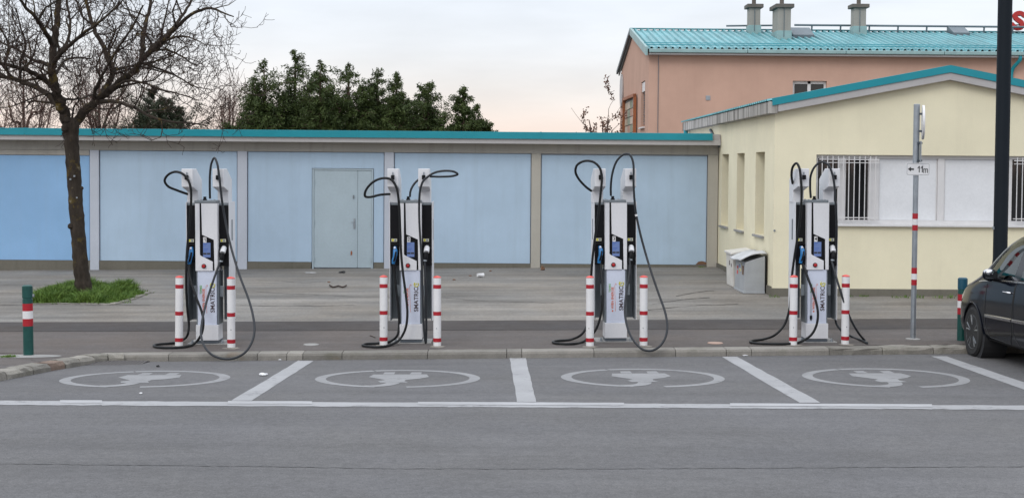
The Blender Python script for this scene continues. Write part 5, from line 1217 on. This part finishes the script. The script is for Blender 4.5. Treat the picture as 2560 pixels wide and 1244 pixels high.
def grass_patch():
    c0 = GP(212, 742); L = GP(82, 757); Rr = GP(372, 735); bk = GP(205, 722); cs = []
    outline = [GP(*p) for p in ((80, 758), (150, 757), (230, 757), (285, 757), (320, 748), (350, 735), (330, 722), (290, 716), (215, 716), (150, 716), (120, 722), (95, 740))]
    poly = [(p.x, p.y) for p in outline]
    MB().poly([(x, y, pave_z(x, y)+.008) for x, y in poly]).build('tree_pit_soil', M['soil'], yard)
    def inside(x, y):
        c = False
        for (x1, y1), (x2, y2) in zip(poly, poly[1:]+poly[:1]):
            if (y1 > y) != (y2 > y) and x < (x2-x1)*(y-y1)/(y2-y1)+x1: c = not c
        return c
    xs_ = [p[0] for p in poly]; ys_ = [p[1] for p in poly]; R = random.Random(3)
    while len(cs) < 330:
        x, y = R.uniform(min(xs_), max(xs_)), R.uniform(min(ys_), max(ys_))
        if inside(x, y):
            d = abs((x-c0.x)); k = 1.0
            hh = .45+1.15*math.exp(-((x-GP(165, 735).x)/.28)**2)+1.05*math.exp(-((x-GP(290, 732).x)/.26)**2); 
            if math.hypot(x-c0.x, y-c0.y) > .2: cs.append((x, y, 1, hh*R.uniform(.7, 1.2)))
    for _ in range(70):
        i = R.randrange(len(poly)); a, b = poly[i], poly[(i+1) % len(poly)]; t = R.random(); cs.append((lerp(a[0], b[0], t)+R.gauss(0, .05), lerp(a[1], b[1], t)+R.gauss(0, .07), .22, R.uniform(.2, .5)))
    o = blades('grass', cs, M['grass'], '', 75, .12, .125); tag(o, 'bright green grass growing round the foot of the bare tree', 'grass', kind='stuff')
    # stone edging along the front right of the tree pit
    ed = [GP(*p) for p in ((280, 761), (300, 757), (318, 751), (336, 745), (356, 736), (372, 731))]
    for a, b in zip(ed[:-1], ed[1:]):
        d = (b-a); nrm = Vector((-d.y, d.x, 0)).normalized()*.07; z = pave_z(a.x, a.y)
        pts = [a+d*.05-nrm, b-d*.05-nrm, b-d*.05+nrm, a+d*.05+nrm]; MB().prism([(p.x+rng.uniform(-.015, .015), p.y+rng.uniform(-.015, .015), z-.02) for p in pts], (0, 0, .045)).build('edging_stone', M['rough_kerb'], yard, .008)
    for a, b in (((80, 760), (140, 759)), ((140, 759), (200, 760)), ((200, 760), (245, 760)), ((245, 760), (280, 761))):
        a = GP(*a); b = GP(*b); d = b-a; nrm = Vector((-d.y, d.x, 0)).normalized()*.05; z = pave_z(a.x, a.y)
        MB().prism([(p.x, p.y, z-.02) for p in (a+d*.03-nrm, b-d*.03-nrm, b-d*.03+nrm, a+d*.03+nrm)], (0, 0, .035)).build('edging_stone', M['rough_kerb'], yard, .008)
    ws = [GP(22, 893), GP(15, 893.5), GP(30, 893)]
    o = blades('weed_tuft', [(p.x, p.y, 1.5, .35) for p in ws], M['grass'], '', 40, .06, .1); tag(o, 'small green weed tuft on the concrete beside the corner post', 'weed', kind='stuff')
    ws = [(GP(x, y), k) for x, y, k in ((2120, 741, .7), (2160, 741, .6), (2300, 744, .9), (2345, 744, .9), (2378, 744, .8), (2260, 743, .6), (1936, 743, .8), (2240, 743, .5), (604, 669, .6), (85, 672, .5), (1755, 668, .4), (318, 756, .6), (372, 732, .5))]
    o = blades('wall_weeds', [(p.x, p.y-.02, .6, k*.8) for p, k in ws], M['grass'], '', 30, .09, .1); tag(o, 'scattered weeds along the foot of the walls', 'weeds', kind='stuff')
grass_patch()

# ------------------------------------------------------------------ car
def car():
    Yw = 18.0; X0 = P(2430, 800, Yw).x; zg = road_z(X0+.9, Yw-1.2); hw = .935
    r = empty('parked_car', (X0+hw, Yw, road_z(X0, Yw)+.0)); pitch = math.atan2(road_z(X0, Yw)-road_z(X0, Yw-2.85), 2.85); r.rotation_euler = (pitch, 0, 0)
    tag(r, 'black people carrier parked nose to the kerb at the right edge', 'car')
    # stations: y, half width, z bottom, belt z, rail x, rail z, roof z
    S = [(.96, .56, .30, .55, .40, .60, .61), (.90, .72, .24, .68, .55, .72, .735), (.78, .83, .20, .79, .62, .84, .86), (.55, .90, .19, .885, .66, .95, .975), (.22, .925, .19, .945, .70, 1.05, 1.075),
         (.02, .93, .19, .975, .72, 1.13, 1.17), (-.30, .933, .19, 1.005, .715, 1.335, 1.375), (-.62, .935, .19, 1.025, .70, 1.505, 1.545), (-.95, .935, .19, 1.035, .685, 1.60, 1.645), (-1.36, .935, .19, 1.045, .675, 1.645, 1.70), (-1.46, .935, .19, 1.048, .675, 1.65, 1.705),
         (-2.0, .935, .19, 1.06, .67, 1.655, 1.72), (-2.42, .935, .19, 1.07, .665, 1.65, 1.715), (-2.52, .935, .19, 1.075, .665, 1.645, 1.71), (-3.0, .93, .20, 1.09, .655, 1.61, 1.68), (-3.35, .915, .22, 1.10, .64, 1.555, 1.62), (-3.62, .88, .26, 1.08, .64, 1.38, 1.42), (-3.80, .82, .32, .98, .66, 1.10, 1.12), (-3.86, .74, .40, .80, .60, .86, .87)]
    N = 10; V = []; 
    for (y, w, zb, zbelt, xr, zrail, zroof) in S:
        h = zbelt-zb
        V += [(0, y, zb), (-w*.86, y, zb), (-w*.975, y, zb+h*.14), (-w, y, zb+h*.36), (-w*1.0, y, zb+h*.60), (-w*.985, y, zb+h*.80), (-(w-.045) if y < .3 else -(w*.95), y, zbelt), (lerp(-(w-.055), -xr, .5), y, lerp(zbelt, zrail, .5)), (-xr, y, zrail), (-xr*.6, y, lerp(zrail, zroof, .75)), (0, y, zroof)]
    n = N+1; bm = bmesh.new(); bv = [bm.verts.new(v) for v in V]
    GL = {'windscreen': (range(4, 7), range(8, 10)), 'side_window': None}
    faces = {}
    for i in range(len(S)-1):
        for j in range(N):
            fc = bm.faces.new((bv[i*n+j], bv[(i+1)*n+j], bv[(i+1)*n+j+1], bv[i*n+j+1])); mi = 0
            if i in (4, 5, 6, 7) and j in (8, 9): mi = 1                      # windscreen
            if j in (6, 7):
                if i in (6, 7, 8): mi = 2
                if i in (10, 11): mi = 3
                if i in (13, 14): mi = 4
            if i in (14, 15) and j in (8, 9) and i == 15: mi = 5
            fc.material_index = mi
    bm.faces.new([bv[j] for j in range(n)]); bm.faces.new([bv[(len(S)-1)*n+j] for j in range(n-1, -1, -1)])
    # mirror
    bmesh.ops.recalc_face_normals(bm, faces=bm.faces)
    me = bpy.data.meshes.new('car_tmp'); bm.to_mesh(me); bm.free()
    o = bpy.data.objects.new('car_tmp', me); COL.objects.link(o)
    for k in range(6): me.materials.append(M['car'])
    mm = o.modifiers.new('m', 'MIRROR'); mm.use_clip = True; mm.merge_threshold = .002
    ss = o.modifiers.new('s', 'SUBSURF'); ss.levels = 3; ss.render_levels = 3
    bpy.context.view_layer.update(); full = bpy.data.meshes.new_from_object(o.evaluated_get(bpy.context.evaluated_depsgraph_get())); bpy.data.objects.remove(o)
    # split by surface kind; cut the wheel arches
    wheels = [(0.0, .322), (-2.85, .322)]; RA = .375
    co = np.array([v.co[:] for v in full.vertices]); parts = {k: [] for k in range(6)}
    for p in full.polygons:
        c = co[list(p.vertices)].mean(0)
        if p.material_index == 0 and abs(c[0]) > .60 and any((c[1]-wy)**2+(c[2]-wz)**2 < RA**2 for wy, wz in wheels): continue
        parts[p.material_index].append(tuple(p.vertices))
    def sub(fs, name, m, off=0.0, snap=False, par=r):
        used = sorted({i for f in fs for i in f}); mp = {u: k for k, u in enumerate(used)}; vv = co[used].copy(); ff = [tuple(mp[i] for i in f) for f in fs]
        if snap:
            cnt = {}
            for f in ff:
                for a, b in zip(f, f[1:]+f[:1]): cnt[tuple(sorted((a, b)))] = cnt.get(tuple(sorted((a, b))), 0)+1
            edge = {i for e, c in cnt.items() if c == 1 for i in e}
            for i in edge:
                for wy, wz in wheels:
                    d = math.hypot(vv[i][1]-wy, vv[i][2]-wz)
                    if abs(vv[i][0]) > .55 and RA*.8 < d < RA+.09: vv[i][1] = wy+(vv[i][1]-wy)*RA/d; vv[i][2] = wz+(vv[i][2]-wz)*RA/d
        me2 = bpy.data.meshes.new(name); me2.from_pydata([tuple(v) for v in vv], [], ff); return link(name, me2, m, par, True)
    body = sub(parts[0], 'body', M['car'], snap=True)
    sub(parts[1], 'windscreen', M['carglass'])
    for k in (2, 3, 4):
        for s in (-1, 1): sub([f for f in parts[k] if np.sign(co[list(f)].mean(0)[0]) == s], 'side_window', M['carglass'])
    if parts[5]: sub(parts[5], 'rear_window', M['carglass'])
    full_bvh = None
    from mathutils.bvhtree import BVHTree
    bt = BVHTree.FromPolygons([tuple(c) for c in co], [tuple(p.vertices) for p in full.polygons])
    def surf(y, z, s=-1, off=.004):
        h = bt.ray_cast(Vector((s*2, y, z)), Vector((-s, 0, 0))); return (h[0].x+s*off, y, z) if h[0] is not None else (s*.93, y, z)
    def strip_on(name, ya, yb, z0f, wd, m, par=r, s=-1, dep=.008):
        k = max(4, int(abs(yb-ya)/.06)); v = []; f = []
        for i in range(k+1):
            y = lerp(ya, yb, i/k); zc = z0f(y)
            for dz, of in ((-wd/2, .0005), (-wd*.3, dep), (wd*.3, dep), (wd/2, .0005)): v.append(surf(y, zc+dz, s, of))
        for i in range(k):
            for j in range(3): f.append((i*4+j, i*4+j+1, (i+1)*4+j+1, (i+1)*4+j))
        me3 = bpy.data.meshes.new(name); me3.from_pydata(v, [], f); return link(name, me3, m, par, True)
    belt = lambda y: interp(y, [s_[0] for s_ in S][::-1], [s_[3] for s_ in S][::-1])
    for s in (-1, 1):
        strip_on('window_trim', -.12, -3.3, lambda y: belt(y)-.012, .022, M['chrome'], s=s)
        dr = strip_on('door_moulding', -.50, -1.40, lambda y: .56-.012*y, .045, M['chrome'], s=s, dep=.012); strip_on('door_moulding', -1.43, -2.38, lambda y: .56-.012*y, .045, M['chrome'], s=s, dep=.012)
        # door gaps
        def gap(pts): 
            ps = []
            for (a, b) in zip(pts[:-1], pts[1:]):
                for i in range(8): ps.append(surf(lerp(a[0], b[0], i/8), lerp(a[1], b[1], i/8), s, .0015))
            MB().tube(ps, .0045, 4).build('door_gap', M['inkb'], r)
        gap([(-.45, .97), (-.47, .80), (-.48, .45), (-.58, .30), (-1.25, .275), (-1.38, .40), (-1.41, .60), (-1.42, 1.03)]); gap([(-1.44, 1.03), (-1.45, .4), (-1.55, .28), (-2.1, .28), (-2.35, .55), (-2.47, .8), (-2.48, 1.05)])
        for yy in (-1.22, -2.2):
            hp = surf(yy, .90, s, .0); hd = MB().tube([(hp[0]+s*.004, yy-.10, .90), (hp[0]+s*.034, yy-.08, .905), (hp[0]+s*.034, yy+.06, .905), (hp[0]+s*.004, yy+.09, .90)], .011, 8).build('door_handle', M['chrome'], r, smooth=True)
        # wheel arches, wheels
        for wy, wz in wheels:
            arch = MB(); pts = []
            for k in range(25):
                a = math.radians(lerp(-22, 202, k/24)); y = wy+RA*math.cos(a); z = wz+RA*math.sin(a); q = surf(y*1.0, min(max(z, .22), 1.0), s, .004); pts.append((s*max(.86, abs(q[0])), y, z))
            arch.tube(pts, .011, 6).build('arch_lip', M['car'], r, smooth=True)
            MB().lathe([(RA+.02, 0), (RA+.02, .30)], 28, (s*.60 if s > 0 else -.90, wy, wz), 'x').build('wheel_well', M['interior'], r)
            wh = empty('wheel', (s*.83, wy, wz)); wh.parent = r
            MB().lathe([(.215, -.10), (.29, -.108), (.316, -.085), (.322, -.04), (.322, .04), (.316, .085), (.29, .108), (.232, .100), (.225, .06), (.225, -.06)], 40, (0, 0, 0), 'x').build('tyre', M['tyre'], wh, smooth=True)
            rim = MB().lathe([(.226, .0), (.228, .095), (.222, .102), (.212, .095), (.205, .01)], 40, (0, 0, 0), 'x').mesh('rim')
            if s < 0: rim.transform(Matrix.Scale(-1, 4, (1, 0, 0)))
            ro = link('rim', rim, M['alloy'], wh, True)
            MB().lathe([(.20, 0), (.20, .012)], 24, (s*.01, 0, 0), 'x').build('brake_disc', M['darkgrey'], wh)
            sp = MB()
            for k in range(5):
                a0 = 2*math.pi*k/5+.3
                for da in (-.17, .17):
                    a1, a2 = a0+da*.5, a0+da*1.15
                    sp.tube([(s*.075, .05*math.cos(a1), .05*math.sin(a1)), (s*.088, .13*math.cos(lerp(a1, a2, .5)), .13*math.sin(lerp(a1, a2, .5))), (s*.085, .212*math.cos(a2), .212*math.sin(a2))], [.024, .019, .022], 6)
            sp.lathe([(.06, -.02), (.055, .02), (.03, .03)], 16, (s*.075, 0, 0), 'x'); sp.build('spokes', M['alloy'], wh)
        # mirror
        mx = s*.93; mr = MB(); 
        bmm = bmesh.new(); bmesh.ops.create_icosphere(bmm, subdivisions=3, radius=1)
        for v in bmm.verts: v.co = Vector((mx+s*.075+v.co.x*.095, -.86+v.co.y*.055*(1.25 if v.co.y > 0 else .55), 1.095+v.co.z*.078))
        me4 = bpy.data.meshes.new('mirror'); bmm.to_mesh(me4); bmm.free(); mo = link('mirror', me4, M['car'], r, True)
        MB().tube([(mx-s*.06, -.86, 1.03), (mx+s*.04, -.86, 1.05)], .03, 8).build('mirror_stalk', M['black'], mo)
        bmm = bmesh.new(); bmesh.ops.create_icosphere(bmm, subdivisions=3, radius=1)
        for v in bmm.verts: v.co = Vector((mx+s*.09+v.co.x*.07, -.848+v.co.y*.066, 1.125+v.co.z*.045))
        me5 = bpy.data.meshes.new('mirror_cap'); bmm.to_mesh(me5); bmm.free(); link('mirror_cap', me5, M['chrome'], mo, True)
        MB().box(min(mx+s*.0, mx+s*.145), max(mx+s*.0, mx+s*.145), -.896, -.888, 1.045, 1.145).build('mirror_glass', M['glass'], mo, .004)
        # headlamp
        hl = []
        for (y, z) in ((.80, .66), (.60, .76), (.40, .84), (.52, .70), (.72, .60)): hl.append(surf(y, z, s, .004))
        MB().poly(hl).build('headlamp', glassy('headlamp_glass', (.25, .26, .28), .08), r)
        strip_on('sill', -.45, -2.40, lambda y: .245, .05, M['black'], s=s, dep=.012)
        tl = [surf(y, z, s, .004) for y, z in ((-3.55, .85), (-3.70, .85), (-3.68, 1.0), (-3.5, 1.05))]; MB().poly(tl).build('tail_lamp', M['redbtn'], r)
    # interior
    bb(r, 'floor_pan', -.80, .80, -3.3, .0, .24, .40, M['interior']); bb(r, 'dashboard', -.76, .76, -.55, -.05, .72, .99, M['interior'], .08)
    for x in (-.38, .38):
        st = MB().box(x-.24, x+.24, -1.55, -1.05, .45, .62).build('seat', M['interior'], r, .06); MB().prism([(x-.23, -1.55, .6), (x-.23, -1.40, .62), (x-.21, -1.62, 1.22), (x-.21, -1.74, 1.2)], (.45, 0, 0)).build('backrest', M['interior'], st, .03); MB().box(x-.12, x+.12, -1.80, -1.70, 1.23, 1.40).build('headrest', M['interior'], st, .03)
    MB().box(-.66, .66, -2.5, -2.0, .45, .62).build('rear_seat', M['interior'], r, .05); MB().prism([(-.66, -2.5, .6), (-.66, -2.36, .62), (-.66, -2.6, 1.15), (-.66, -2.7, 1.13)], (1.32, 0, 0)).build('backrest', M['interior'], r, .03)
    w = [(-.38+.18*math.cos(a), -.74+.05*math.sin(a), .93+.17*math.sin(a)) for a in [2*math.pi*k/24 for k in range(25)]]; MB().tube(w, .014, 6, False).build('steering_wheel', M['black'], r)
    bb(r, 'bumper', -.62, .62, .86, .965, .30, .42, M['black'], .03); bb(r, 'grille', -.36, .36, .90, .97, .47, .58, M['black'], .02)
    bb(r, 'number_plate', -.26, .26, .966, .975, .37, .48, M['bwhite']); bb(r, 'number_plate', -.26, .26, -3.88, -3.865, .62, .73, M['bwhite'])
car()
